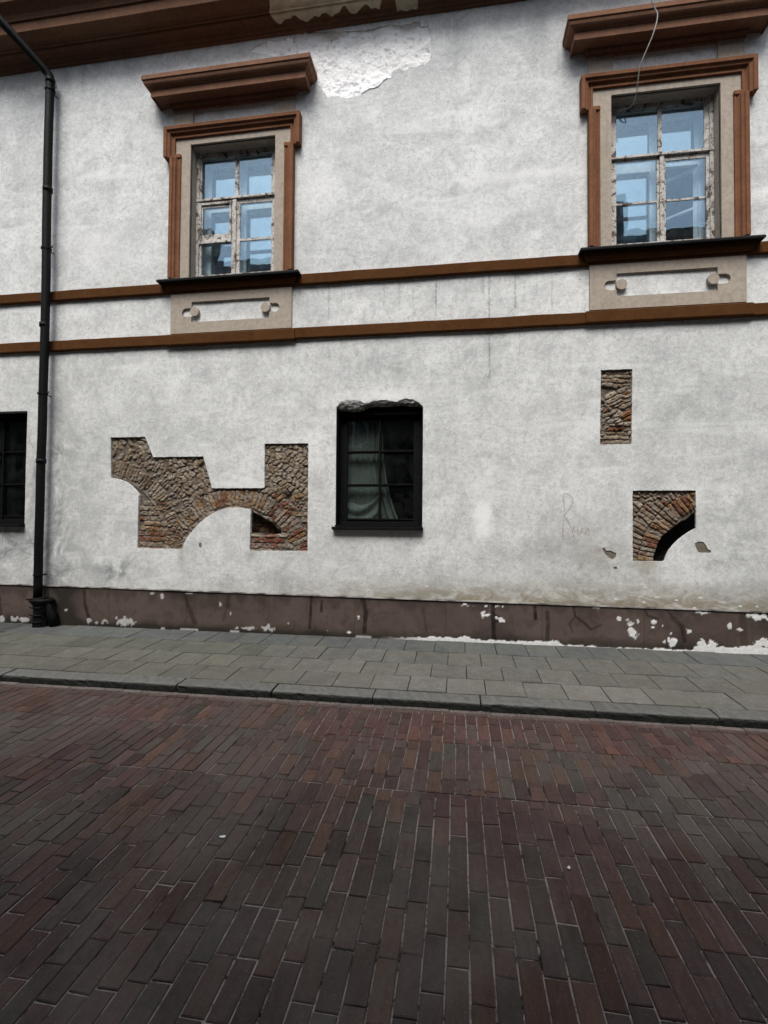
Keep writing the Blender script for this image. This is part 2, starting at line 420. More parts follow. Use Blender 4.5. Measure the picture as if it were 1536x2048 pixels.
# two stretcher rows beside the kerb
for (ya, yb, off) in ((-2.066, -2.008, 0), (-2.128, -2.070, .1)):
    x = -9+off
    while x < 7:
        L = random.uniform(.195, .215)
        c = brick_col(x, ya)
        kq = random.uniform(.7, 1.15)
        c = tuple(a*.3+b*.7*kq for a, b in zip(c, (.23, .205, .19) if off == 0 else (.11, .075, .066)))
        items.append((x+G_, x+L-G_, ya+.001, yb-.001, random.uniform(-.004, .004), 0, random.uniform(-.02, .02), c, random.uniform(-.008, .008)))
        x += L
strips = [(-2.132, -2.66), (-2.664, -3.362), (-3.366, -8.6)]
for si, (ya, yb) in enumerate(strips):
    x = -9.0
    while x < 7:
        wd = .0945+random.uniform(-.0025, .0025)
        y = ya; first = True; yend = yb
        while y > yend+.02:
            L = random.uniform(.255, .285)
            if first: L = random.choice([.09, .14, .2, .26]) + random.uniform(-.02, .02); first = False
            if y-L < yend+.05: L = y-yend
            if random.random() < .05 and L > .2: L *= .5
            xm = x+wob(x, y)+(x-.2)*.0 + (ya-y)*-.0
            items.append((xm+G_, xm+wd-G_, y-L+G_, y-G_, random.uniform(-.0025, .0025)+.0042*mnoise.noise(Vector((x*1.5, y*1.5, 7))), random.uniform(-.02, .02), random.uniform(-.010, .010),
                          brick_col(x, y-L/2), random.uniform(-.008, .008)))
            y -= L
        x += wd
blocks_mesh('road', items, MBRK, MJ, zroad, .004, .05, (-60, 60, -8.62, -1.985, .0075))

# sidewalk slabs
items = []
rows = [(-.005, -.52, -.283), (-.525, -.985, -.109), (-.99, -1.395, -.279), (-1.40, -1.795, -.105)]
for ri, (ya, yb, ph) in enumerate(rows):
    k0 = int((-9-ph)/.3755)-1
    for k in range(k0, 20):
        x = ph+.3755*k
        if x > 7: break
        n = mnoise.noise(Vector((x*.5, ri*.8, 5)))
        base = [(.094, .100, .098), (.116, .114, .103), (.132, .126, .114), (.148, .141, .128)][ri]
        if x < -2.4 and ri > 0: base = tuple(b*m for b, m in zip(base, (.88, .90, .84)))
        kk = 1+.2*n+random.uniform(-.10, .10); col = tuple(b*kk for b in base)
        x1 = x+.3755
        e = random.uniform(-.003, .003)
        if k in (-18, -17) and ri == 0:
            for q in range(3):
                items.append((x+.125*q+.003, x+.125*(q+1)-.003, yb+.05, ya, random.uniform(-.002, .002), 0, 0, tuple(b*.75 for b in col), 0)); 
            continue
        items.append((x+.0032, x1-.0032, yb+.003+e, ya-.003+e, random.uniform(-.0035, .0035), random.uniform(-.008, .008), random.uniform(-.006, .006), col, random.uniform(-.004, .004)))
t = NT('dark_soil_joint'); MSOIL = t.bsdf(t.mix(t.mr(t.noise(4, 5, .7), .4, .6), (.010, .010, .008), (.035, .036, .026)), .95, t.bump(t.noise(70, 3), .5, .01), .1)
blocks_mesh('sidewalk', items, MSLAB, MSOIL, zslab, .0035, .06, (-60, 60, -1.80, .02, .008))

# kerb stones with worn, chipped front arris
def kerb():
    V = []; F = []; K = []
    xs0 = -8.76
    for i in range(16):
        xa = xs0+i*.9975+random.uniform(-.01, .01); xb = xs0+(i+1)*.9975-.013
        nx = 26; dy = random.uniform(-.008, .006); dz = random.uniform(-.004, .004); tone = random.uniform(.88, 1.1)
        prof = [(-1.803, -.30), (-1.803, -.004), (-1.812, 0), (-1.87, 0), (-1.93, .0), (-1.975, -.0), (-1.992, -.003), (-2.000, -.010), (-2.004, -.026), (-2.003, -.06), (-2.0, -.09), (-1.998, -.2)]
        b = len(V)
        for a in range(nx+1):
            x = xa+(xb-xa)*a/nx
            edge = min(a, nx-a)/nx
            for pi_, (y, z) in enumerate(prof):
                n1 = mnoise.noise(Vector((x*9, pi_*.7, i*3.))); n2 = mnoise.noise(Vector((x*26, pi_*1.3, i*5.)))
                chip = max(0, n1-.2)*.04*(1 if 5 <= pi_ <= 8 else .15)
                endr = .012*max(0, 1-edge/.03) if pi_ >= 2 else 0
                rg = (.004 if pi_ >= 5 else .0008)
                yy = y+dy+chip+n2*rg+endr*(1 if pi_ > 4 else 0); zz = zslab(y)+dz+z-chip*.5-endr*.5+n1*rg
                V.append((x, yy, zz if pi_ not in (0, 11) else -.35)); 
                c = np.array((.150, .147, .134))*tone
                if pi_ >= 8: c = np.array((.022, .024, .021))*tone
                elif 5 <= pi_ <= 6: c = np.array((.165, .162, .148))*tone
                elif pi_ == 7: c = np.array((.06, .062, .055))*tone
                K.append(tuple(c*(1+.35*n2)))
        m = len(prof)
        for a in range(nx):
            for q in range(m-1):
                F.append((b+a*m+q, b+a*m+q+1, b+(a+1)*m+q+1, b+(a+1)*m+q))
        F.append(tuple(b+q for q in reversed(range(m)))); F.append(tuple(b+nx*m+q for q in range(m)))
    bm = bmesh.new(); me = bpy.data.meshes.new('kerb'); me.from_pydata(V, [], F)
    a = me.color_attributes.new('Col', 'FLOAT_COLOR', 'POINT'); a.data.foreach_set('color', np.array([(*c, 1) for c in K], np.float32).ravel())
    bm.from_mesh(me); bmesh.ops.recalc_face_normals(bm, faces=bm.faces); bm.to_mesh(me); bm.free()
    structure(link('kerb', me, MKERB))
kerb()

# ================================================================== HOUSE
house = bpy.data.objects.new('town_house', None); C.objects.link(house)
house['label'] = 'old two-storey house with patchy white plaster, brown trim and brown plinth along the street'
house['category'] = 'house'
X0, X1, ZT = -9.5, 6.5, 8.6
CX = [-3.228, 2.573]; DZ = [0., .018]
# openings
def upo(i): return R4(CX[i]-.645, CX[i]+.645, 5.06+DZ[i], 7.04+DZ[i])
gw_low = [(-1.66, 1.50), (-.470, 1.50), (-.468, 3.098)]
gw_edge_up = [(-.469, 3.104), (-.52, 3.165), (-.605, 3.212), (-.716, 3.232), (-.815, 3.178), (-.952, 3.215), (-1.14, 3.198), (-1.267, 3.168), (-1.33, 3.20), (-1.42, 3.222), (-1.54, 3.222), (-1.61, 3.205), (-1.664, 3.131)]
def jag_open(L, seed):
    a = []
    for p, q in zip(L, L[1:]):
        for k in range(4):
            t_ = k/4; x = p[0]+(q[0]-p[0])*t_; z = p[1]+(q[1]-p[1])*t_
            a.append((x+(vn([x], [z], 25, seed, 2)[0]-.5)*.015, z+(vn([x], [z], 25, seed+4, 2)[0]-.5)*.03))
    return a+[L[-1]]
GE = jag_open(gw_edge_up, 4)
gwin = [(-1.66, 1.50), (-.470, 1.50)]+GE
lwin = R4(-7.68, -6.50, 1.50, 3.213)
def arc(cx, cz, r, a0, a1, n):
    return [(cx+r*math.cos(rad(a0+(a1-a0)*k/n)), cz+r*math.sin(rad(a0+(a1-a0)*k/n))) for k in range(n+1)]
rec_big = [(-4.625, 1.150), (-3.922, 1.146), (-3.885, 1.235), (-3.84, 1.318), (-3.777, 1.395), (-3.70, 1.485), (-3.612, 1.564), (-3.50, 1.642), (-3.377, 1.70), (-3.28, 1.733), (-3.189, 1.748),
           (-3.04, 1.746), (-2.889, 1.722), (-2.897, 1.138), (-2.053, 1.148), (-2.057, 2.642), (-2.697, 2.646), (-2.690, 2.032), (-2.72, 2.022), (-3.477, 2.022), (-3.616, 2.479), (-4.396, 2.480), (-4.534, 2.779),
           (-5.089, 2.780), (-5.074, 2.185), (-4.96, 2.165), (-4.851, 2.130), (-4.78, 2.09), (-4.724, 2.045), (-4.665, 1.985), (-4.618, 1.923)]
rec_tall = [(1.785, 2.562), (2.165, 2.560), (2.180, 3.513), (1.800, 3.516)]
rec_right = [(2.170, 1.088), (2.539, 1.088), (2.555, 1.14), (2.60, 1.235), (2.675, 1.328), (2.74, 1.39), (2.802, 1.440), (2.906, 1.502), (2.909, 1.970), (2.174, 1.972)]
patch0 = [(-3.033, 8.34), (-2.90, 8.39), (-2.795, 8.424), (-2.713, 8.473), (-2.58, 8.43), (-2.467, 8.418), (-2.30, 8.48), (-2.164, 8.507), (-1.8, 8.47), (-1.333, 8.395), (-1.15, 8.42), (-.987, 8.442), (-.777, 8.392), (-.60, 8.442), (-.494, 8.342), (-.42, 8.35),
          (-.381, 8.067), (-.389, 7.877), (-.454, 7.809), (-.60, 7.79), (-.754, 7.763), (-.887, 7.80), (-.962, 7.694), (-1.039, 7.685), (-1.115, 7.598), (-1.268, 7.588), (-1.364, 7.503), (-1.52, 7.474), (-1.64, 7.50), (-1.736, 7.52), (-1.834, 7.518),
          (-1.87, 7.60), (-1.915, 7.67), (-2.026, 7.783), (-1.998, 7.957), (-2.1, 8.05), (-2.5, 8.18), (-2.8, 8.27)]
patch = jagged(patch0, .025, .014, 5)
flA = jagged([(1.808, 1.242), (1.839, 1.249), (1.858, 1.21), (1.914, 1.21), (1.979, 1.182), (1.97, 1.133), (1.932, 1.102), (1.886, 1.121), (1.839, 1.17)], .02, .004, 6)
flB = jagged([(2.89, 1.321), (2.926, 1.341), (2.988, 1.338), (3.023, 1.294), (3.041, 1.247), (3.081, 1.228), (3.067, 1.203), (2.978, 1.198), (2.925, 1.207), (2.908, 1.254)], .02, .004, 8)
flC = jagged([(-3.66, 1.235), (-3.625, 1.24), (-3.62, 1.19), (-3.64, 1.165), (-3.665, 1.19)], .02, .003, 9)
flD = jagged([(1.94, 1.0), (1.97, 1.02), (1.99, .99), (1.955, .975)], .015, .003, 10)
flE = jagged([(-3.0, 8.355), (-2.86, 8.395), (-2.84, 8.375), (-2.98, 8.335)], .03, .004, 12)
def nick(poly, seed):
    return [(x+(vn([x], [z], 30, seed, 3)[0]-.5)*.010, z+(vn([x], [z], 30, seed+7, 3)[0]-.5)*.010) for x, z in densify(poly, .03)]
rec_big = nick(rec_big, 2); rec_tall = nick(rec_tall, 3); rec_right = nick(rec_right, 4)
HOLES = [(upo(0), .02), (upo(1), .02), (gwin, .13), (lwin, .20), (rec_big, .06), (rec_tall, .06), (rec_right, .03), (patch, .014), (flA, .008), (flB, .008), (flC, .008), (flD, .006)]
ZB = .42
# strokes: (polyline, channel, half width, strength)
ST = []
for x, za, zb, s_ in [(-1.787, 4.85, 4.369, .75), (-.61, 4.85, 4.362, .7), (-.30, 4.85, 4.33, .8), (.401, 4.85, 4.2, .8), (.405, 4.02, 3.444, .75), (.319, 4.84, 4.603, .5), (.737, 4.85, 4.383, .8), (1.198, 4.85, 4.356, .75),
                      (-1.564, 4.85, 4.692, .4), (-1.60, 4.85, 4.68, .35), (-1.01, 4.85, 4.485, .45), (-.80, 4.85, 4.5, .3), (.79, 4.05, 3.746, .4), (-1.87, 4.8, 4.68, .5), (.1, 4.85, 4.6, .25), (-2.1, 4.85, 4.6, .25), (1.0, 4.85, 4.55, .25), (-.45, 4.85, 4.6, .2)]:
    ST.append(([(x+(vn([x], [z], 6, 2)[0]-.5)*.01, z) for z in np.linspace(za, zb, max(3, int((za-zb)/.06)))], 'dark', .008, s_*.75))
PINS = [(0.091, 6.203), (0.6, 7.162), (-2.635, 4.044), (2.77, 4.075), (-2.276, 4.722), (-2.843, 8.368), (-3.221, 0.79), (1.547, 4.694)]
def crack(pts, s_=.6, hw=.006, seed=1):
    out = []
    for i, (p, q) in enumerate(zip(pts, pts[1:])):
        n = max(2, int(math.dist(p, q)/.03))
        for k in range(n):
            t_ = k/n; x = p[0]+(q[0]-p[0])*t_; z = p[1]+(q[1]-p[1])*t_
            out.append((x+(vn([x], [z], 20, seed, 2)[0]-.5)*.03, z+(vn([x], [z], 20, seed+3, 2)[0]-.5)*.03))
    out.append(pts[-1]); ST.append((out, 'dark', hw, s_))
crack([(.738, 3.60), (.738, 3.391), (.791, 3.252), (.764, 3.116), (.804, 2.96)], .4)
crack([(-.7, 3.62), (-.6, 3.45), (-.47, 3.35)], .35)
crack([(-5.1, .93), (-5.13, .75), (-5.12, .56)], .5)
crack([(2.7, 1.05), (2.8, 1.0), (2.95, .98), (3.0, .9)], .4); crack([(3.1, 1.12), (3.35, 1.05), (3.5, 1.08)], .35); crack([(2.9, .86), (2.93, .78), (2.86, .74)], .5)
crack([(-6.48, 2.82), (-6.36, 2.62), (-6.28, 2.42), (-6.26, 2.1)], .5, .014); crack([(-6.43, 1.43), (-6.40, 1.25), (-6.30, 1.12), (-6.22, 1.0)], .6, .01)
crack([(-6.95, .93), (-6.85, .98), (-6.75, 1.1), (-6.6, 1.12), (-6.45, 1.05), (-6.3, 1.0)], .55, .012); crack([(-6.78, 1.38), (-6.72, 1.25), (-6.62, 1.22), (-6.66, 1.12)], .5, .016)
crack([(-3.78, .86), (-3.7, .92), (-3.6, .93)], .5); crack([(-1.7, .78), (-1.62, .9), (-1.6, .93)], .7)
crack([(-2.72, 1.22), (-2.85, 1.1), (-3.1, .98)], .2); crack([(1.05, 2.75), (1.1, 2.5), (1.08, 2.3)], .25)
crack([(-4.05, 2.95), (-3.8, 3.02), (-3.55, 2.95), (-3.45, 2.9)], .25); crack([(-5.6, 2.9), (-5.35, 2.95), (-5.2, 2.85)], .25)
for (x, z) in PINS: ST.append(([(x-.008, z+.012), (x+.004, z), (x+.010, z+.014)], 'dark', .008, 1.))
for x, z in [(-4.9, .99), (-2.85, .70), (-2.7, .72), (-.4, .71), (1.968, .613), (2.454, .646), (2.68, .614), (2.953, .655), (3.399, .566), (3.583, .566), (2.884, .525), (2.30, .58)]:
    w_ = random.uniform(.008, .02); ST.append(([(x-w_, z-.006), (x, z+.004), (x+w_*.7, z-.010)], 'white', random.uniform(.012, .022), random.uniform(.45, .9))); ST.append(([(x-w_*.8, z+.018), (x+w_*.6, z+.020)], 'dark', .007, random.uniform(.5, .9)))
for L in ([(1.337, 1.341), (1.328, 1.471), (1.353, 1.672), (1.342, 1.812), (1.338, 1.932)], [(1.338, 1.932), (1.405, 1.922), (1.453, 1.852), (1.424, 1.752), (1.357, 1.652), (1.405, 1.552), (1.443, 1.472), (1.462, 1.373)],
          [(1.462, 1.522), (1.471, 1.453), (1.50, 1.443), (1.515, 1.513), (1.519, 1.413), (1.551, 1.434), (1.567, 1.493)], [(1.604, 1.404), (1.633, 1.494), (1.652, 1.415), (1.623, 1.40)]):
    ST.append(([tuple(p)[::2] if len(p) == 3 else tuple(p) for p in catmull([(x, 0, z) for x, z in L], 5)], 'pink', .0125, .75))
ST2 = []
for L, ch, hw, s_ in ST:
    L = [tuple(p) if len(p) == 2 else (p[0], p[2]) for p in L]
    ST2.append((L, ch, hw, s_))
ST = ST2

def build_wall():
    outer = densify(R4(X0, X1, ZB, ZT), .06)
    hl = [densify(h, .05) for h, _ in HOLES]
    pts = []; ed = []; tag = []   # tag: dict of stroke values
    def add(p, vals=None): pts.append((float(p[0]), float(p[1]))); tag.append(vals); return len(pts)-1
    loops = []
    for L in [outer]+hl:
        ids = [add(p) for p in L]; loops.append(ids); ed += [(ids[i], ids[(i+1) % len(ids)]) for i in range(len(ids))]
    nb = len(pts)
    near = []
    for L, ch, hw, s_ in ST:
        A = np.array(L); 
        d = np.gradient(A, axis=0); d /= np.linalg.norm(d, axis=1)[:, None]+1e-9; nrm = np.stack([-d[:, 1], d[:, 0]], 1)
        ext0 = A[0]-d[0]*hw; ext1 = A[-1]+d[-1]*hw
        add(ext0, {}); add(ext1, {})
        prev = None
        for k in range(len(A)):
            c = add(A[k], {ch: s_}); 
            add(A[k]+nrm[k]*hw, {}); add(A[k]-nrm[k]*hw, {})
            if prev is not None: ed.append((prev, c))
            prev = c
        near.append((L, hw))
    gx, gz = np.meshgrid(np.arange(X0+.03, X1, .055), np.arange(ZB+.03, ZT, .055))
    gx = gx+(RNG.random(gx.shape)-.5)*.02; gz = gz+(RNG.random(gz.shape)-.5)*.02
    gx = gx.ravel(); gz = gz.ravel()
    keep = np.ones(len(gx), bool)
    for L, hw in near: keep &= seg_dist(gx, gz, L) > hw+.012
    for h, _ in HOLES:
        bb = np.array(h); m = (gx > bb[:, 0].min()-.05) & (gx < bb[:, 0].max()+.05) & (gz > bb[:, 1].min()-.05) & (gz < bb[:, 1].max()+.05)
        idx = np.where(m & keep)[0]
        dd = seg_dist(gx[idx], gz[idx], list(h)+[h[0]]); ii = inpoly(gx[idx], gz[idx], h)
        keep[idx[(dd < .02) | ii]] = False
    for x, z in zip(gx[keep], gz[keep]): add((x, z))
    V, E_, F, ov, *_ = delaunay_2d_cdt([Vector(p) for p in pts], ed, [], 0, 1e-5)
    P = np.array([tuple(v) for v in V]); F = np.array([tuple(f) for f in F])
    cen = P[F].mean(1); ok = inpoly(cen[:, 0], cen[:, 1], R4(X0, X1, ZB, ZT))
    for h in hl: ok &= ~inpoly(cen[:, 0], cen[:, 1], h)
    F = F[ok]
    n = len(P); at = {k: np.zeros(n, np.float32) for k in ('dark', 'pink', 'white', 'brown', 'grey')}
    for i, o_ in enumerate(ov):
        for q in o_:
            if tag[q]:
                for k, s_ in tag[q].items(): at[k][i] = max(at[k][i], s_)
    x, z = P[:, 0], P[:, 1]
    # broad repairs and rain runs
    # rising damp and rust stains near the plinth, below the recesses
    at['brown'] = (sstep(.95, .5, z)*(.22+.75*sstep(-3.5, .6, x)) + .55*sstep(.25, 0, abs(x-2.33))*sstep(.7, 1.08, z)*(z < 1.09)
                   + .6*np.exp(-((x+3.93)/.05)**2)*sstep(.75, 1.14, z)*(z < 1.16) + .5*np.exp(-((x+2.88)/.06)**2)*sstep(.85, 1.13, z)*(z < 1.15)
                   + .4*np.exp(-((x-1.7)/.5)**2-((z-1.15)/.3)**2)).clip(0, .9).astype(np.float32)
    def bl(cx, cz, sx, sz, s_): return s_*np.exp(-((x-cx)/sx)**2-((z-cz)/sz)**2)
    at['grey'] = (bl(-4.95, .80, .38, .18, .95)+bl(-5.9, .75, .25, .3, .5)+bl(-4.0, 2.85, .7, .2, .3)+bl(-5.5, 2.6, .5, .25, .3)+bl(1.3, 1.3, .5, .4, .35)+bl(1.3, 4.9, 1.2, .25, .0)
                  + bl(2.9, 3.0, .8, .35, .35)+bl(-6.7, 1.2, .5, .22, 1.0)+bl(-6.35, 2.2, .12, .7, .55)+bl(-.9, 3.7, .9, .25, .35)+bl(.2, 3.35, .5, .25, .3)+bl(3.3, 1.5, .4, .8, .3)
                  + .42*sstep(-4.2, -6.2, x)*sstep(4.2, 1.5, z) + .25*sstep(2.6, 3.8, x)*sstep(3, 1, z) + .3*sstep(.35, 0, abs(x+5.9))*sstep(5, 1, z) + .35*sstep(.14, 0, abs(x+5.95)) + bl(-1.9, 4.35, .25, .12, .45)  # leading terms paint vignette-like shade onto the wall's lower sides
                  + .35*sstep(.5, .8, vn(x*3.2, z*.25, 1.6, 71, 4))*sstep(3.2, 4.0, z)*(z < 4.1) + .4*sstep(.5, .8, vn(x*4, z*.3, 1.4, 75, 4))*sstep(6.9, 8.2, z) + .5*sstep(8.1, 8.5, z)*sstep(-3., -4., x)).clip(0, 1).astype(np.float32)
    at['white'] = np.maximum(at['white'], (1.1*sstep(.13, .08, abs(x-.32))*sstep(.27, .18, abs(z-1.6))*.55+bl(-1.0, 3.28, .55, .05, .6)+bl(.9, 6.15, .9, .07, .45)+bl(-1.9, 6.3, .35, .3, .3)+bl(.2, 5.6, .5, .2, .2)+bl(-5.4, 5.7, .5, .3, .3)+.35*sstep(.05, .0, abs(z-5.04))*(x > -2.2)*(x < 1.5)).clip(0, 1)).astype(np.float32)
    y = -(vn(x, z, 1.7, 3, 3)-.5)*.014-(vn(x, z, 7, 9, 2)-.5)*.005
    bad = at['pink']*0
    # flat where the mouldings meet
    V3 = np.stack([x, y, z], 1).tolist(); FL = [tuple(int(i) for i in f) for f in F]
    # orient to -y
    a = V3[FL[0][0]]; b = V3[FL[0][1]]; c = V3[FL[0][2]]
    nrm = (Vector(b)-Vector(a)).cross(Vector(c)-Vector(a))
    if nrm.y > 0: FL = [f[::-1] for f in FL]
    # reveal bands round every opening
    cnt = {}
    for f in FL:
        for i in range(3):
            e = (f[i], f[(i+1) % 3]); k = tuple(sorted(e)); cnt.setdefault(k, []).append(e)
    nfront = len(FL); back = {}
    mids = [(k, e[0]) for k, e in cnt.items() if len(e) == 1]
    for k, (i, j) in mids:
        mx, mz = (x[i]+x[j])/2, (z[i]+z[j])/2
        if mx < X0+.001 or mx > X1-.001 or mz < ZB+.001 or mz > ZT-.001: dep = .05
        else:
            dep = .05; best = 9
            for h, dp in HOLES:
                bb = np.array(h)
                if bb[:, 0].min()-.02 < mx < bb[:, 0].max()+.02 and bb[:, 1].min()-.02 < mz < bb[:, 1].max()+.02:
                    q = float(seg_dist(np.array([mx]), np.array([mz]), list(h)+[h[0]])[0])
                    if q < best: best = q; dep = dp
        for t_ in (i, j):
            if t_ not in back:
                V3.append([V3[t_][0], dep, V3[t_][2]]); V3.append(list(V3[t_])); back[t_] = len(V3)-2
        FL.append((back[j]+1, back[i]+1, back[i], back[j]))
    me = bpy.data.meshes.new('plaster_wall'); me.from_pydata(V3, [], FL)
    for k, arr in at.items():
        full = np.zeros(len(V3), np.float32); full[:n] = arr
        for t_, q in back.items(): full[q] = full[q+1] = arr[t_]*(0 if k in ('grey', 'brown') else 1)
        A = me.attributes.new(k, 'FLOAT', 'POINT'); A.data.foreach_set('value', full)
    sm = np.zeros(len(FL), bool); sm[:nfront] = True
    me.polygons.foreach_set('use_smooth', sm); me.update()
    return link('plaster_wall', me, MW, house, 'patchy white lime plaster, stained above the plinth, pencil scrawl Rus low on it')
build_wall()

# ---- plinth with chips, drips and the salt crust at its foot
def build_plinth():
    ztop = lambda x: .5245-.0071*(x+.98)
    xs = np.arange(X0, X1, .0125); nz = 44
    u = np.linspace(0, 1, nz)
    X, U = np.meshgrid(xs, u, indexing='ij'); Z = -.03+U*(ztop(X)+.03)
    xr, zr = X.ravel(), Z.ravel()
    y = -.035-(vn(xr, zr, 2, 21, 3)-.5)*.012
    white = np.zeros(len(xr)); dark = np.zeros(len(xr)); brown = np.zeros(len(xr))
    def blob(cx, cz, rx, rz, seed=0, s_=1.):
        nonlocal white
        n = vn(xr, zr, 22, seed+30, 4)-.5; r = np.hypot((xr-cx)/rx, (zr-cz)/rz)+n*2.6
        if cx < -2: s_ = .55; rx *= .72; rz *= .72
        white = np.maximum(white, s_*sstep(.85, .62, r)*(np.hypot((xr-cx)/rx, (zr-cz)/rz) < 1.7))
    for i, (cx, cz, rx, rz) in enumerate([(1.992, .367, .025, .03), (2.12, .28, .045, .07), (2.159, .17, .045, .05), (2.14, .22, .03, .06), (2.211, .345, .022, .03), (2.411, .343, .04, .03), (2.378, .271, .024, .028), (2.806, .232, .03, .028), (3.258, .317, .03, .04),
             (3.344, .283, .04, .025), (2.607, .10, .07, .045), (.36, .36, .05, .035), (.55, .30, .045, .03), (.50, .33, .03, .02), (-5.35, .09, .05, .055), (-5.12, .08, .08, .05), (-4.82, .09, .10, .07), (-4.66, .075, .07, .05), (-5.25, .05, .07, .02), (-6.6, .06, .10, .05), (-6.42, .05, .08, .035), (-6.8, .05, .07, .05),
             (-4.2, .47, .03, .04), (-3.78, .52, .06, .012), (-3.3, .38, .02, .03), (-4.35, .5, .05, .012), (-3.15, .25, .015, .03), (-2.9, .06, .2, .025), (-2.6, .07, .09, .05), (-1.32, .28, .022, .03), (-1.75, .07, .03, .015), (-1.45, .06, .04, .015), (-2.3, .15, .012, .012), (-5.73, .22, .03, .02),
             (1.75, .49, .06, .02), (2.0, .49, .05, .015), (2.95, .475, .10, .02), (3.6, .45, .13, .045), (2.6, .2, .02, .02), (2.5, .30, .012, .012), (3.05, .09, .06, .05), (2.95, .1, .05, .09), (3.65, .11, .1, .07), (.1, .48, .05, .012), (.4, .47, .3, .006)]):
        blob(cx, cz, rx, rz, i)
    # salt crust
    h = .035+.06*vn(xr, xr*0, 3.1, 71, 3)*sstep(-1.0, .2, xr)
    h = np.where((xr > 1.2) & (xr < 2.85), h*.45, h) + .04*np.exp(-((xr-1.25)/.05)**2)+.05*np.exp(-((xr-2.98)/.10)**2)+.03*np.exp(-((xr-3.6)/.15)**2)+.02*np.exp(-((xr-.1)/.2)**2)
    crust = sstep(-1.1, -.3, xr)*sstep(0., .012, h+(vn(xr, zr, 22, 77, 3)-.5)*.05-zr-.012)
    crust *= np.where(vn(xr, xr*0, 2.3, 91, 2) > .36, 1, .3)
    crust = np.maximum(crust, .5*(vn(xr, xr*0, 5, 95, 2) > .62)*sstep(.02, .0, zr-.012)*(xr < -1))
    white = np.maximum(white, crust)
    # drips
    def drip(pts, hw, s_):
        nonlocal dark
        w_ = hw*(.8+.6*vn(zr, zr*0+pts[0][0], 14, 5, 2))
        d = seg_dist(xr, zr, pts); dark = np.maximum(dark, s_*sstep(w_*1.25, w_*.7, d))
    for P_, hw, s_ in [([(-6.95, .56), (-6.86, .35), (-6.82, .05)], .026, .6), ([(-5.44, .54), (-5.42, .3), (-5.34, .08)], .024, .8), ([(-3.86, .55), (-3.8, .35), (-3.68, .1)], .03, .6), ([(-3.18, .5), (-3.2, .35)], .03, .55), ([(-3.22, .3), (-3.26, .15)], .02, .3),
                       ([(-1.98, .52), (-2.0, .1)], .018, .85), ([(-1.83, .47), (-1.84, .33)], .018, .8), ([(-1.27, .52), (-1.22, .35), (-1.24, .08)], .028, .85), ([(.46, .52), (.455, .35), (.47, .02)], .026, .95), ([(.47, .32), (.50, .31)], .05, .95), ([(.98, .48), (.985, .33)], .02, .95), ([(1.13, .42), (1.14, .25), (1.13, .06)], .022, .65),
                       ([(1.45, .50), (1.47, .38), (1.58, .30), (1.66, .22)], .014, .8), ([(1.66, .22), (1.78, .28)], .012, .6), ([(1.47, .38), (1.40, .28), (1.44, .18)], .012, .5), ([(2.30, .50), (2.32, .42), (2.45, .38)], .014, .7), ([(2.62, .4), (2.72, .3), (2.75, .12)], .024, .7), ([(2.55, .5), (2.62, .4)], .015, .6), ([(-.45, .4), (-.4, .1)], .01, .4), ([(3.4, .4), (3.42, .1)], .04, .4)]:
        drip(P_, hw, s_)
    for bx in np.arange(-8.7, 6.4, 1.22): dark = np.maximum(dark, .28*np.exp(-((xr-bx-.01*vn(zr, zr*0, 9, 3, 2))/.009)**2))
    brown = (.95*np.exp(-((xr+5.75)/.24)**2)*(.5+vn(xr, zr, 5, 41, 3)) + .5*np.exp(-((xr+4.6)/3)**2)*sstep(.08, 0, zr)
             + .65*sstep(.14, .01, zr+(vn(xr, zr, 6, 45, 3)-.5)*.1)+.4*sstep(.40, .52, zr+(vn(xr, zr*0, 9, 46, 3)-.5)*.25)+.5*sstep(.5, .8, vn(xr, zr*1.5, 1.6, 43, 4))).clip(0, .9)
    y -= white*.004*(vn(xr, zr, 40, 3, 2)) - .0; 
    nzr = nz
    idx = np.arange(len(xr)).reshape(X.shape)
    F = np.stack([idx[:-1, :-1], idx[1:, :-1], idx[1:, 1:], idx[:-1, 1:]], -1).reshape(-1, 4)
    V = np.stack([xr, y, zr], 1).tolist(); F = F.tolist()
    # top return to the wall
    top = idx[:, -1]; b = len(V)
    for i in top: V.append([V[i][0], .01, V[i][2]+.004])
    for k in range(len(top)-1): F.append([int(top[k]), int(top[k+1]), b+k+1, b+k])
    me = bpy.data.meshes.new('plinth'); me.from_pydata(V, [], F)
    for k, arr in dict(white=white, dark=dark, brown=brown).items():
        full = np.zeros(len(V), np.float32); full[:len(xr)] = arr
        A = me.attributes.new(k, 'FLOAT', 'POINT'); A.data.foreach_set('value', full)
    me.shade_smooth(); me.update(); pl = link('plinth', me, MPL, house, 'dark brown painted plinth with dark drips, white chips and a salt crust at its foot')
    # thin weathering strip above it
    v = []; f = []
    for x in np.arange(X0, X1+.1, .1):
        zt = ztop(x); wv = (vn([x], [0], 4, 2)[0]-.5)*.004
        v += [(x, .01, zt+.020+wv), (x, -.046, zt+.016+wv), (x, -.050, zt+.006+wv), (x, -.036, zt+.004+wv)]
    n = len(v)//4
    for i in range(n-1):
        for k in range(3): f.append((i*4+k, (i+1)*4+k, (i+1)*4+k+1, i*4+k+1))
    t = NT('dull_plinth_strip'); m = t.bsdf(t.mix(t.mr(t.noise(5, 5), .4, .6), (.05, .042, .038), (.25, .24, .22)), .6, None, .3)
    raw('weathering_strip', v, f, m, pl)
build_plinth()

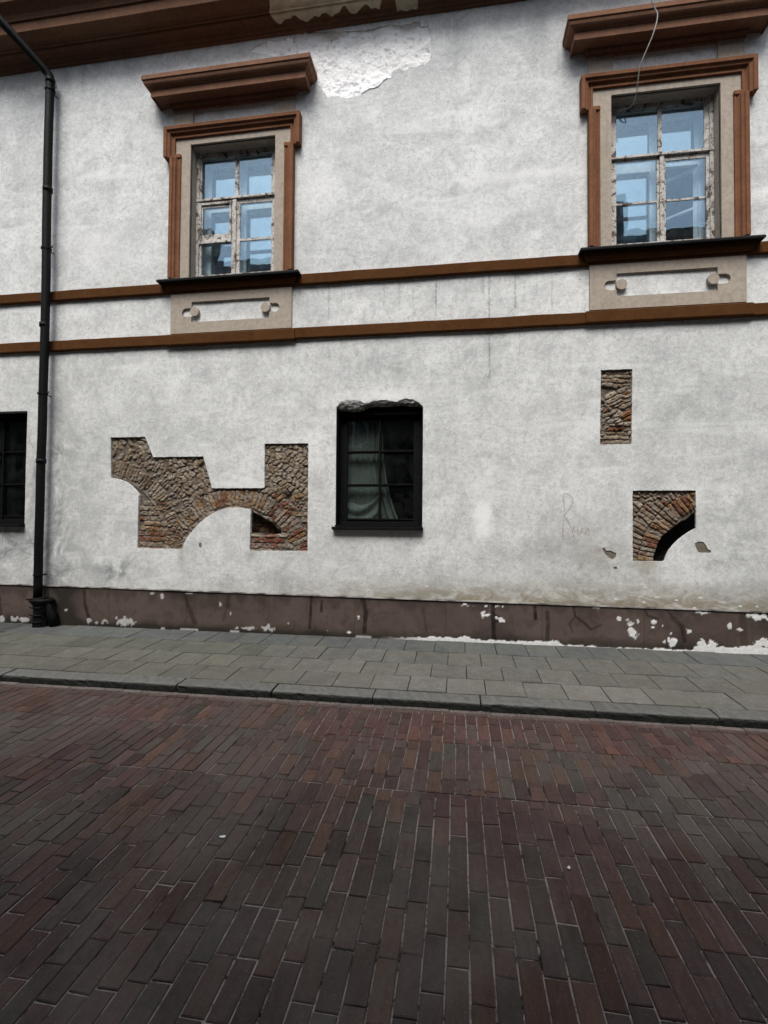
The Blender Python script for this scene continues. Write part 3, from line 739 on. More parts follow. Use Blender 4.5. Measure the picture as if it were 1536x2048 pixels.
# ---- masonry in the recesses
def heightfield(name, poly, step, fn, mat, label, margin=.035):
    bb = np.array(poly); x0, z0 = bb.min(0)-margin; x1, z1 = bb.max(0)+margin
    xs = np.arange(x0, x1+step, step); zs = np.arange(z0, z1+step, step)
    X, Z = np.meshgrid(xs, zs, indexing='ij'); xr, zr = X.ravel(), Z.ravel()
    y, col = fn(xr, zr)
    ins = inpoly(xr, zr, poly) | (seg_dist(xr, zr, list(poly)+[poly[0]]) < margin)
    I = ins.reshape(X.shape); idx = np.arange(len(xr)).reshape(X.shape)
    q = I[:-1, :-1] & I[1:, :-1] & I[1:, 1:] & I[:-1, 1:]
    F = np.stack([idx[:-1, :-1], idx[1:, :-1], idx[1:, 1:], idx[:-1, 1:]], -1)[q]
    used = np.unique(F); mp = -np.ones(len(xr), int); mp[used] = np.arange(len(used))
    me = bpy.data.meshes.new(name)
    me.from_pydata(np.stack([xr, y, zr], 1)[used].tolist(), [], mp[F].tolist())
    a = me.color_attributes.new('Col', 'FLOAT_COLOR', 'POINT')
    a.data.foreach_set('color', np.concatenate([col[used], np.ones((len(used), 1))], 1).astype(np.float32).ravel())
    me.shade_smooth(); me.update()
    return link(name, me, mat, house, label)

def stones(seeds, xr, zr, wx=.016, mortar=(.12, .10, .082), jd=.015, base=.035, bulge=.017):
    """nearest oriented block for every grid point -> depth and colour"""
    wxr = xr+(vn(xr, zr, 11, 51, 4)-.5)*wx*2; wzr = zr+(vn(xr, zr, 11, 61, 4)-.5)*wx*2
    d1 = np.full(len(xr), 9.); d2 = np.full(len(xr), 9.); ii = np.zeros(len(xr), int)
    for k, s in enumerate(seeds):
        cx, cz, a, hw, hh = s[:5]; m = np.where((abs(wxr-cx) < .3) & (abs(wzr-cz) < .3))[0]
        if not len(m): continue
        dx = wxr[m]-cx; dz = wzr[m]-cz; ca, sa = math.cos(a), math.sin(a)
        uu = abs(dx*ca+dz*sa)/hw; vv = abs(-dx*sa+dz*ca)/hh
        # distance in metres outside/inside the block edge, so joints stay thin
        d = np.maximum((uu-1)*hw, (vv-1)*hh)+.2*np.minimum((uu-1)*hw, (vv-1)*hh).clip(-.03, .03)
        old = d1[m]; c = d < old
        d2[m] = np.where(c, old, np.minimum(d2[m], d)); d1[m] = np.where(c, d, old); ii[m[c]] = k
    gap = np.minimum((d2-d1)*.5, -d1+.006)
    body = sstep(-.001, .011, gap)
    hs_ = np.array([s[6] for s in seeds])[ii]; cols = np.array([s[5] for s in seeds])[ii]
    n1 = vn(xr, zr, 38, 13, 4); n2 = vn(xr, zr, 9, 14, 3)
    y = base+jd*(1-body)*(.4+.8*n2)-body*(hs_+bulge*(n1-.5)*1.3)-(n1-.5)*.010
    cols = cols*(.65+.7*n1)[:, None]*(.85+.3*n2)[:, None]
    mt = np.array(mortar)[None, :]*(.5+1.2*n1)[:, None]
    # pale mortar smeared over faces
    smear = sstep(.44, .66, vn(xr, zr, 10, 99, 4))[:, None]*.7
    cols = cols*(1-smear)+np.array((.27, .235, .20))*smear*(.6+.7*n1)[:, None]
    return y, mt*(1-body)[:, None]+cols*body[:, None]
def rc(pal, k=.2):
    c = random.choice(pal); m = random.uniform(1-k, 1+k); return tuple(q*m for q in c)
RUB = [(.205, .160, .108), (.245, .195, .140), (.17, .125, .085), (.27, .225, .17), (.19, .14, .095)]
OCH = [(.21, .125, .06), (.19, .108, .055), (.24, .155, .085), (.16, .105, .07), (.15, .065, .038), (.21, .175, .135)]
RED = [(.15, .058, .035), (.125, .055, .037), (.19, .105, .055), (.14, .105, .075), (.20, .165, .13)]

def masonry_big():
    cx, cz, r = -3.14, .86, .90; c2x, c2z, r2 = -5.25, 1.15, 1.06
    sd = []
    # voussoirs of the visible arch
    for k in range(62):
        a = rad(-20+k*3.6); rr = r+.135
        sd.append((cx+rr*math.cos(a), cz+rr*math.sin(a), a, .118+random.uniform(-.01, .01), .024, rc(OCH if a > rad(60) else RED), random.uniform(0, .012)))
    # second arch rib to the left, radiating bricks
    for k in range(50):
        a = rad(-10+k*2.4); rr = r2+.15
        sd.append((c2x+rr*math.cos(a), c2z+rr*math.sin(a), a+random.uniform(-.12, .12), random.uniform(.07, .13), random.uniform(.014, .022), rc(RUB), random.uniform(0, .013)))
    for k in range(110):
        a = rad(-5+random.uniform(0, 120)); rr = r2+random.uniform(.30, .52)
        sd.append((c2x+rr*math.cos(a), c2z+rr*math.sin(a), a+random.uniform(-.5, .5), random.uniform(.035, .08), random.uniform(.016, .028), rc(RUB), random.uniform(0, .012)))
    def ringed(x, z): return math.hypot(x-cx, z-cz) < r+.26 or math.hypot(x-c2x, z-c2z) < r2+.53
    # level courses low down
    z = 1.10
    while z < 1.78:
        x = -4.75+random.uniform(0, .2)
        while x < -2.0:
            L = random.uniform(.16, .28); c_ = (x+L/2, z+.036)
            if not ringed(*c_) or (x < -4.3) or math.hypot(c_[0]-cx, c_[1]-cz) < r-.02:
                sd.append((c_[0], c_[1], random.uniform(-.04, .04), L/2-.006, .030, rc(OCH if x < -3 else RED), random.uniform(0, .014)))
            x += L
        z += .074
    # herringbone spandrel fill above, leaning away from the arch
    for ring in range(14):
        rr = r+.31+ring*.105
        n = int(rr*2.6/.06)
        for k in range(n):
            a = rad(-5)+k*(rad(190)/n); lean = (.6 if ring % 2 else -.5)+random.uniform(-.45, .45)
            x = cx+rr*math.cos(a)+random.uniform(-.012, .012); z = cz+rr*math.sin(a)
            if z < 1.72 or math.hypot(x-c2x, z-c2z) < r2+.5 or x < -5.2: continue
            sd.append((x, z, a+lean, random.uniform(.035, .075), random.uniform(.017, .034), rc(RUB if z > 1.95 or x < -3.6 else OCH), random.uniform(0, .016)))
    def fn(x, z):
        y, c = stones(sd, x, z)
        d = np.hypot(x-cx, z-cz)
        # plaster lip ridge along the second arch
        d2 = np.hypot(x-c2x, z-c2z); rib = np.exp(-((d2-r2-.01)/.018)**2)*(z > 1.45)
        y = y-rib*.018; c = c*(1-rib[:, None]*.7)+np.array((.15, .13, .11))*rib[:, None]*.7
        # the hollow under the broken arch, right of the plaster infill
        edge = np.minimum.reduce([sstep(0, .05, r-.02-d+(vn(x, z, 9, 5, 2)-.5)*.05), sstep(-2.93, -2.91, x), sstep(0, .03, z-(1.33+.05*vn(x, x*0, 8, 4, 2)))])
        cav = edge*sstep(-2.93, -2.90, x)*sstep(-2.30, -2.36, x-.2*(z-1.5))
        y = y+cav*.16; c = c*(1-.55*cav[:, None])  # hollow's shade is also darkened into the stone colour
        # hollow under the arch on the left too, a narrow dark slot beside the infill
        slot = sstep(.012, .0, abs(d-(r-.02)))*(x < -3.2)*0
        h2 = np.exp(-((x+2.35)/.04)**2-((z-1.90)/.05)**2); y = y+h2*.06; c = c*(1-.8*h2[:, None])  # small pit, its shade put into the colour too
        return np.maximum(y, .014), c
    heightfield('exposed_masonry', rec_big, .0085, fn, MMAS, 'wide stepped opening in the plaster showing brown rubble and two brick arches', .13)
masonry_big()
def masonry_tall():
    sd = []; z = 2.5; k = 0
    while z < 3.6:
        x = 1.66
        ang = .45 if 2.80 < z < 3.25 else random.uniform(-.08, .08)
        while x < 2.3:
            L = random.uniform(.12, .22)
            sd.append((x+L/2, z+.035+(x-2.0)*math.tan(ang), ang+random.uniform(-.2, .2), L/2-.004, random.uniform(.020, .028), rc(RUB) if random.random() > .12 else (.17, .075, .035), random.uniform(0, .018))); x += L
        z += .056
    rib = [(1.79, 3.18), (1.86, 3.08), (1.93, 2.98), (1.97, 2.90), (2.0, 2.82)]
    def fn(x, z):
        y, c = stones(sd, x, z)
        d = seg_dist(x, z, rib); q = sstep(.022, .008, d); y = y-q*.014; c = c*(1-q[:, None])+np.array((.20, .165, .135))*q[:, None]
        h = np.exp(-((x-2.0)/.09)**2-((z-2.72)/.06)**2)*vn(x, z, 16, 6, 2)*1.5; y = y+h*.04; c = c*(1-.75*h.clip(0, 1)[:, None])  # small hole, its shade painted into the brick colour
        return y, c
    heightfield('exposed_masonry', rec_tall, .0075, fn, MMAS, 'tall narrow rectangular opening in the plaster showing slanting grey-brown bricks')
masonry_tall()
def masonry_right():
    cx, cz, r = 3.32, .98, .86; sd = []
    for k in range(50):
        a = rad(60+k*3.4); rr = r+.115
        sd.append((cx+rr*math.cos(a), cz+rr*math.sin(a), a, .105, .026+random.uniform(-.003, .004), rc(OCH), random.uniform(0, .02)))
    for k in range(60):
        a = rad(60+k*3.0); rr = r+.33
        sd.append((cx+rr*math.cos(a), cz+rr*math.sin(a), a+random.uniform(-.15, .15), .095, .030+random.uniform(-.005, .006), rc(RED if random.random() < .4 else RUB), random.uniform(0, .022)))
    for k in range(60):
        a = rad(70+k*2.6); rr = r+.54
        sd.append((cx+rr*math.cos(a), cz+rr*math.sin(a), a+random.uniform(-.3, .3), .10, .034, rc(RUB), random.uniform(0, .02)))
    z = 1.6
    for z in (1.86, 1.93, 2.0):
        x = 2.1
        while x < 2.6:
            L = random.uniform(.14, .25); sd.append((x+L/2, z, 0, L/2-.005, .03, rc(RUB), random.uniform(0, .015))); x += L
    def fn(x, z):
        y, c = stones(sd, x, z)
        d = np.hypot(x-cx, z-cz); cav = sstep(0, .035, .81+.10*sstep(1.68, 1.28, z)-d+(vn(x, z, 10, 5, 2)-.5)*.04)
        y = np.maximum(y, .014)+cav*.34; c = c*(1-.6*cav[:, None]); return y, c  # void is sunk and its shade also painted into the bricks
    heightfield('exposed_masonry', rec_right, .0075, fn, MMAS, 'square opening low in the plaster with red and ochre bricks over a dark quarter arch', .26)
masonry_right()
def patch_fn(x, z):
    n = vn(x, z, 3.2, 201, 5); f = vn(x, z, 16, 205, 4)
    lump = sstep(.42, .6, n)
    y = .014-.010*lump-(f-.5)*.016-(vn(x, z, 42, 207, 3)-.5)*.009
    # thick remnant coat along the lower side
    low = sstep(7.85, 7.62, z+.1*(n-.5)+(x+1.2)*.06)*sstep(-2.0, -1.7, x); y = y-low*.010
    g = np.clip(.55+.5*(f-.5)+.25*(n-.5), 0, 1); c = np.array((.78, .775, .76))[None, :]*(1-g[:, None])+np.array((.95, .95, .94))[None, :]*g[:, None]
    c = c*(1-low[:, None])+.97*low[:, None]*np.ones(3)
    tan = sstep(8.33, 8.43, z+(vn(x, z, 4, 88, 3)-.5)*.2)*sstep(-2.4, -1.9, x); c = c*(1-.75*tan[:, None])+np.array((.33, .27, .22))*.75*tan[:, None]
    pit = sstep(.72, .80, vn(x, z, 24, 301, 2)); c = c*(1-.35*pit[:, None]); y = y+pit*.004
    c = c*(.90+.22*vn(x, z, 7, 303, 5))[:, None].clip(0, 1.03)
    return y, c
heightfield('crumbling_patch', patch, .0125, patch_fn, MPATCH, 'bright white crumbling plaster patch under the eaves beside the left window hood', .03)
def flake(poly): prism('plaster_spall', [(x, z) for x, z in jagged(R4(min(p[0] for p in poly)-.02, max(p[0] for p in poly)+.02, min(p[1] for p in poly)-.02, max(p[1] for p in poly)+.02), .1, 0, 1)], [], .0065, .012, MSPALL, house)
for pz in (flA, flB, flC, flD): flake(pz)

# ---- string courses
for (za, zb, nm) in ((4.86, 5.012, 'upper'), (4.098, 4.256, 'lower')):
    segs = [(X0, CX[0]-.92), (CX[0]+.92, CX[1]-.92), (CX[1]+.92, X1)]
    bm = bmesh.new()
    for a, b in segs:
        n = int((b-a)/.12)+2; prev = None
        for i in range(n):
            x = a+(b-a)*i/(n-1); wv = (vn([x], [za], 2.3, 7, 3)[0]-.5)*.014; wy = (vn([x], [za], 5, 17, 3)[0]-.5)*.008
            pr = [(0.02, za+wv), (-.046+wy, za+wv), (-.054+wy, za+.012+wv), (-.054+wy, zb-.018+wv), (-.040+wy, zb-.004+wv), (.02, zb+.006+wv)]
            ring = [bm.verts.new((x, p[0], p[1])) for p in pr]
            if prev:
                for k in range(5): bm.faces.new((prev[k], ring[k], ring[k+1], prev[k+1]))
            prev = ring
    bm_obj('string_course', bm, MTRIM, house, False, f'{nm} of the two brown string courses across the facade')

# ---- cornice under the eaves
cprof = [(.02, 8.500), (-.030, 8.503), (-.036, 8.512), (-.036, 8.535), (-.050, 8.54), (-.062, 8.545), (-.085, 8.58), (-.125, 8.61), (-.170, 8.625), (-.180, 8.635), (-.182, 8.650), (-.21, 8.652), (-.225, 8.668), (-.26, 8.682), (-.42, 8.686), (-.42, 8.826), (-.445, 8.83), (-.448, 8.85), (-.47, 8.90), (-.53, 8.95), (-.59, 8.972), (-.60, 9.02), (.02, 9.03)]
def cornice():
    bm = bmesh.new(); prev = None
    for x in np.arange(X0, X1+.05, .1):
        wv = (vn([x], [1], 1.7, 3, 3)[0]-.5)*.014
        ring = [bm.verts.new((x, p[0], p[1]+wv*(1 if 0 < i < 22 else 0)+(mnoise.noise(Vector((x*2, i*.6, 0))))*.003)) for i, p in enumerate(cprof)]
        if prev:
            for k in range(len(cprof)-1): bm.faces.new((prev[k], ring[k], ring[k+1], prev[k+1]))
        prev = ring
    return bm_obj('cornice', bm, MCORN, house, False, 'dark brown moulded eaves cornice')
corn = cornice()
# where its paint has fallen away above the patch
def bare():
    # outline across the cove: s runs up the profile, follows the cornice section a few mm in front
    seg = [(-.040, 8.535), (-.066, 8.543), (-.089, 8.577), (-.129, 8.606), (-.174, 8.620), (-.186, 8.632), (-.187, 8.647), (-.213, 8.648), (-.229, 8.664), (-.264, 8.677), (-.415, 8.680)]
    for (xa, xb, lo, hi, k) in ((-2.62, -1.03, 2.6, 9.6, 0), (-.86, -.56, 1.2, 6.5, 5)):
        nx = 120; V = []; F = []
        for i in range(nx+1):
            x = xa+(xb-xa)*i/nx
            l_ = lo+(vn([x], [3], 7, 31+k, 3)[0]-.5)*3.6*(1 if k == 0 else .6); h_ = hi+(vn([x], [8], 5, 37+k, 3)[0]-.5)*2
            ends = min(i, nx-i)/nx; l_ += max(0, .04-ends)*60; h_ -= max(0, .03-ends)*60
            if h_ < l_+.3: h_ = l_+.3
            for j in range(13):
                s = l_+(h_-l_)*j/12; s = max(0, min(len(seg)-1.001, s)); q = int(s); fq = s-q
                y = seg[q][0]*(1-fq)+seg[q+1][0]*fq; z = seg[q][1]*(1-fq)+seg[q+1][1]*fq
                V.append((x+(vn([j*.3], [x], 9, 5, 2)[0]-.5)*.03, y-.003-.004*vn([x*3], [j*.5], 5, 4, 2)[0], z-.004))
        for i in range(nx):
            for j in range(12): F.append((i*13+j, (i+1)*13+j, (i+1)*13+j+1, i*13+j+1))
        t = NT('bare_beige_cornice_render'); m = t.bsdf(t.mix(t.mr(t.noise(6, 6, .7), .4, .65), (.44, .385, .27), (.62, .56, .43)), .95, t.bump(t.noise(30, 5, .7), .6, .01), .1)
        raw('bare_render', V, F, m, corn)
bare()
# roof slab above, gable sides and back, so that the house is a closed body
raw('roof', [(X0-.3, -.62, 9.03), (X1+.3, -.62, 9.03), (X1+.3, 5, 12.2), (X0-.3, 5, 12.2), (X0-.3, 5, 9.0), (X1+.3, 5, 9.0)], [(0, 1, 2, 3), (4, 5, 2, 3), (0, 3, 4), (1, 5, 2)], MTRIM, house)
raw('side_wall', [(X0, .0, 0), (X0, 5, 0), (X0, 5, 9.02), (X0, .0, 9.02)], [(0, 1, 2, 3)], MSPALL, house)
raw('side_wall', [(X1, .0, 0), (X1, 5, 0), (X1, 5, 9.02), (X1, .0, 9.02)], [(0, 1, 2, 3)], MSPALL, house)

# ---- downpipe
bm = bmesh.new()
zz = list(np.linspace(.40, 8.17, 40)); P = [(-6.098+(vn([z], [0], .8, 4, 2)[0]-.5)*.03, -.15, z) for z in zz]
add_tube(bm, P+[(-6.10, -.155, 8.215), (-6.115, -.17, 8.255), (-6.14, -.195, 8.285), (-6.43, -.50, 8.612), (-6.60, -.68, 8.80), (-6.9, -.95, 9.1)], .059, 20)
for z in (2.42, 4.45, 6.5, 8.16): add_tube(bm, [(-6.098, -.15, z-.03), (-6.098, -.15, z+.03)], .067, 20)
pipe = bm_obj('downpipe', bm, MPIPE, house, True, 'black rainwater downpipe left of the left upper window')
for z in (.74, 3.42, 5.6, 8.02):
    bm = bmesh.new(); add_tube(bm, [(-6.098, -.15, z-.012), (-6.098, -.15, z+.012)], .070, 20)
    add_tube(bm, [(-6.03, -.15, z), (-5.985, -.17, z+.012), (-5.965, -.175, z+.03)], .006, 6); add_tube(bm, [(-6.10, -.10, z), (-6.10, .02, z)], .008, 6)
    add_tube(bm, [(-5.99, -.17, z+.012), (-5.965, -.165, z-.005)], .004, 6)
    bm_obj('pipe_bracket', bm, MPIPE, pipe)
# broken cast-iron shoe at its foot
bm = bmesh.new()
for (ax, ay, z0, z1, rx, ry, sc) in [(-6.06, -.13, -.03, .40, .115, .10, 1)]:
    ring_prev = None
    for k in range(15):
        t_ = k/14; z = z0+(z1-z0)*t_; ring = []
        fl = 1.35 if .90 < t_ < .97 else (1.12 if t_ > .8 else 1.0-.12*math.sin(t_*3.1))
        for q in range(20):
            a = 2*math.pi*q/20; n = 1+.13*mnoise.noise(Vector((math.cos(a)*2, math.sin(a)*2, z*7)))
            ring.append(bm.verts.new((ax+rx*fl*n*math.cos(a)+.03*(t_ > .5)*(math.cos(a) > .3), ay+ry*fl*n*math.sin(a), z)))
        if ring_prev:
            for q in range(20): bm.faces.new((ring_prev[q], ring_prev[(q+1) % 20], ring[(q+1) % 20], ring[q]))
        ring_prev = ring
    bm.faces.new(ring_prev)
for z in (.06, .16, .27): add_tube(bm, [(-6.19, -.19, z), (-6.10, -.235, z), (-5.97, -.21, z)], .012, 8)
add_tube(bm, [(-5.99, -.16, .40), (-5.93, -.14, .30), (-5.88, -.12, .16), (-5.86, -.10, .0)], [.03, .05, .07, .07], 10)
add_tube(bm, [(-6.24, -.2, .385), (-6.12, -.24, .40), (-6.0, -.2, .41), (-5.93, -.15, .43), (-5.95, -.13, .47)], .011, 8)
bm_obj('pipe_shoe', bm, MPIPE, pipe, True)

# ---- upper windows
def rect_c(c, z): return [(c+x, z_) for x, z_ in z]
def upper_window(i):
    c = CX[i]; dz = DZ[i]; kind = i
    Z = lambda v: v+dz
    lab = ['upper window left of the patch, with a small vent sash in its lower left casement', 'upper window with a loose cable hanging in front of its head'][i]
    # part mesh: tan surround plate with reveal
    reveal = .155
    win = prism('upper_window', R4(c-.93, c+.93, Z(5.05), Z(7.24)), [R4(c-.645, c+.645, Z(5.04)+.02, Z(7.04))], -.030, reveal, MTAN, house, lab)
    # trim the plate to the moulding: plate hides behind; legs narrower below the ears
    bpy.data.meshes.remove(win.data) if False else None
    # moulded frame
    prof = [(0, -.025), (0, -.052), (.004, -.058), (.026, -.058), (.030, -.050), (.034, -.050), (.048, -.056), (.060, -.070), (.066, -.090), (.072, -.092), (.078, -.088), (.084, -.090), (.098, -.098), (.106, -.116), (.150, -.118), (.153, -.112), (.153, .015)]
    # ears and head: path runs right to left so 'left of travel' is outward... travel up the right side, over, down the left
    head = [(c+.875, Z(6.84)), (c+.875, Z(7.128)), (c-.875, Z(7.128)), (c-.875, Z(6.84))]
    profo = [(-a, b) for a, b in prof]
    mf = sweep('moulded_frame', head, profo, MMOULD, win)
    leg = [(a*.97, b*.9) for a, b in prof]
    for s in (-1, 1):
        p = [(c+s*.785, Z(5.06)), (c+s*.785, Z(6.838))]
        L = sweep('moulded_frame', p, [((-a if s > 0 else a), b) for a, b in leg], MMOULD, win)
        xs = sorted((c+s*.785, c+s*.884))
        box('frame_lip', (xs[0]-.002, xs[1], -.066, .0, Z(6.842), Z(6.892)), MMOULD, win, .004)
    # pilaster strips
    for s in (-1, 1):
        xs = sorted((c+s*.62, c+s*.925)); box('pilaster_strip', (xs[0], xs[1], -.028, .01, Z(7.25), Z(7.62)), MTAN, win, .003)
    # hood: U path in plan
    hp = [(0.0, 7.560), (.018, 7.562), (.022, 7.585), (.05, 7.60), (.055, 7.648), (.075, 7.650), (.20, 7.650)]
    def hood(name, half, pr, mat):
        # travel along +x with outward on the right => offsets negative left
        path = [(c-half, .02), (c-half, -.002), (c+half, -.002), (c+half, .02)]
        return sweep(name, path, [(-o_, Z(h)) for o_, h in pr], mat, win, plane='XY', cap=True)
    hd = hood('hood', .90, [(0, 7.565), (.03, 7.57), (.034, 7.595), (.05, 7.61), (.062, 7.625), (.066, 7.655), (.225, 7.640), (.232, 7.618), (.245, 7.618), (.247, 7.712), (.262, 7.713), (.263, 7.727), (.276, 7.731), (.300, 7.740), (.314, 7.756), (.322, 7.778), (.323, 7.800), (.338, 7.803), (.338, 7.862), (.31, 7.885), (0, 7.93)], MHOOD)
    # sill: black sheet, brown moulding below
    prof_s = [(0, 5.062), (.165, 5.028), (.175, 5.012), (.172, 4.992), (.160, 4.995), (.155, 5.005), (.10, 5.0), (0, 5.0)]
    sill = hood('sill', .885, [(a, b-.02) for a, b in prof_s], MSILL)
    hood('sill_moulding', .885, [(0, 4.845), (.045, 4.847), (.050, 4.872), (.075, 4.876), (.082, 4.90), (.10, 4.925), (.105, 4.975), (.0, 4.978)], MTRIM)
    sl = prism('sill_board', R4(c-.645, c+.645, Z(5.04), Z(5.068)), [], -.01, .20, MSILL, win)
    # apron with recessed panel
    pn = [(c-.59, Z(4.42)), (c+.59, Z(4.42)), (c+.59, Z(4.505))]
    def lobe(s):
        cxl = c+s*.675; czl = Z(4.565); rl = .062
        return [(cxl+rl*math.cos(a), czl+rl*math.sin(a)) for a in ([rad(-90+180*k/10) for k in range(11)] if s > 0 else [rad(90+180*k/10) for k in range(11)])]
    pn = [(c-.59, Z(4.42)), (c+.59, Z(4.42)), (c+.59, Z(4.503))]+lobe(1)+[(c+.59, Z(4.627)), (c+.59, Z(4.715)), (c-.59, Z(4.715)), (c-.59, Z(4.627))]+lobe(-1)+[(c-.59, Z(4.503))]
    prism('apron', R4(c-.915, c+.915, Z(4.262), Z(4.865)), [pn], -.034, .004, MTAN, win)
    for s in (-1, 1):
        bm = bmesh.new(); cxb = c+s*.535
        bmesh.ops.create_cone(bm, cap_ends=True, segments=28, radius1=.066, radius2=.066, depth=.05, matrix=Matrix.Translation((cxb, -.030, Z(4.565)))@Matrix.Rotation(rad(90), 4, 'X'))
        bm_obj('boss', bm, MTAN, win)
    # base moulding under the apron: the lower string course breaks forward
    hood('apron_base', .90, [(0, 4.082), (.066, 4.084), (.074, 4.096), (.074, 4.225), (.060, 4.24), (0, 4.262)], MTRIM)
    # casements
    o_ = c
    y0 = .155
    if kind == 0:
        panes = [(-.572, -.048, 6.345, 6.962), (.008, .516, 6.345, 6.962), (-.547, -.122, 5.806, 6.208), (-.562, -.082, 5.20, 5.655), (.040, .524, 5.705, 6.232), (.040, .524, 5.20, 5.672)]
        fr = (-.640, .575)
    else:
        panes = [(-.528, -.012, 6.372, 6.98), (.034, .542, 6.372, 6.98), (-.530, -.030, 5.742, 6.290), (-.530, -.030, 5.20, 5.715), (.075, .560, 5.742, 6.25), (.075, .560, 5.20, 5.715)]
        fr = (-.585, .620)
    cf = prism('casement_frame', R4(c-.645, c+.645, Z(5.055), Z(7.04)), [R4(c+a, c+b, Z(z0), Z(z1)) for a, b, z0, z1 in panes], y0+.012, y0+.06, MPEEL, win)
    bm = bmesh.new()
    tz = 6.30 if kind == 0 else 6.315
    add_box(bm, c-.643, c+.643, y0-.022, y0+.02, Z(tz), Z(tz)+.034, .005)
    mx = (-.075, -.012) if kind == 0 else (.0, .052)
    add_box(bm, c+mx[0], c+mx[1], y0-.012, y0+.02, Z(5.06), Z(tz)-.001, .005)
    for a, b in ((-.643, -.598), (.598, .643)): add_box(bm, c+a, c+b, y0-.012, y0+.02, Z(5.06), Z(7.038), .004)
    if kind == 0:
        for a, b, z0, z1 in ((-.60, -.09, 5.665, 5.70), (-.60, -.09, 6.245, 6.28), (-.60, -.565, 5.7, 6.245), (-.122, -.09, 5.7, 6.245)): add_box(bm, c+a, c+b, y0-.01, y0+.02, Z(z0), Z(z1), .004)
    bm_obj('casement_rails', bm, MPEEL, win)
    for a, b, z0, z1 in panes:
        box('window_pane', (c+a-.006, c+b+.006, y0+.020, y0+.024, Z(z0)-.006, Z(z1)+.006), MGL, win)
    # inner window
    yi = .33
    ip = [(-.50, -.06, 6.40, 6.93), (.06, .50, 6.40, 6.93), (-.50, -.06, 5.25, 6.24), (.06, .50, 5.25, 6.24)]
    if kind == 1: ip = ip[:3]+[(.03, .54, 5.20, 6.28)]
    prism('inner_frame', R4(c-.62, c+.62, Z(5.08), Z(7.02)), [R4(c+a, c+b, Z(z0), Z(z1)) for a, b, z0, z1 in ip], yi, yi+.05, MINNER, win)
    for k, (a, b, z0, z1) in enumerate(ip):
        if kind == 1 and k == 3: continue
        box('inner_pane', (c+a, c+b, yi+.02, yi+.024, Z(z0), Z(z1)), MGI, win)
    if kind == 1:  # inner casement standing open
        bm = bmesh.new()
        W_, H_ = .50, 1.06
        for q in ((0, W_, 0, .05), (0, W_, H_-.05, H_), (0, .05, 0, H_), (W_-.05, W_, 0, H_), (.05, W_-.05, .5, .53)): add_box(bm, q[0], q[1], -.02, .02, q[2], q[3])
        o2 = bm_obj('inner_casement', bm, MINNER, win); o2.location = (c+.545, yi+.03, Z(5.21)); o2.rotation_euler = (0, 0, rad(180-38))
    # lining between the two windows and the room behind
    room = [(c-.646, .20), (c-.646, .42), (c-1.3, .44), (c-1.3, 2.6), (c+1.3, 2.6), (c+1.3, .44), (c+.646, .42), (c+.646, .20)]
    bm = bmesh.new()
    def quad(*p): bm.faces.new([bm.verts.new(q) for q in p])
    zb, zt = Z(5.05), Z(7.045)
    for s in (-1, 1):
        x = c+s*.646; quad((x, .155, zb), (x, .45, zb), (x, .45, zt), (x, .155, zt))
    quad((c-.646, .155, zb), (c+.646, .155, zb), (c+.646, .45, zb), (c-.646, .45, zb)); quad((c-.646, .155, zt), (c+.646, .155, zt), (c+.646, .45, zt), (c-.646, .45, zt))
    bm_obj('window_lining', bm, MINNER, win)
    bm = bmesh.new()
    xa, xb, ya, yb, za, zc = c-1.5, c+1.5, .45, 3.0, Z(4.4), Z(7.9)
    quad((xa, yb, za), (xb, yb, za), (xb, yb, zc), (xa, yb, zc))
    for x in (xa, xb): quad((x, ya, za), (x, yb, za), (x, yb, zc), (x, ya, zc))
    for z in (za, zc): quad((xa, ya, z), (xb, ya, z), (xb, yb, z), (xa, yb, z))
    quad((xa, ya, za), (c-.646, ya, za), (c-.646, ya, zc), (xa, ya, zc)); quad((c+.646, ya, za), (xb, ya, za), (xb, ya, zc), (c+.646, ya, zc))
    quad((c-.646, ya, za), (c+.646, ya, za), (c+.646, ya, zb), (c-.646, ya, zb)); quad((c-.646, ya, zt), (c+.646, ya, zt), (c+.646, ya, zc), (c-.646, ya, zc))
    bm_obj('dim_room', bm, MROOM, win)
    return win
for i in (0, 1): upper_window(i)

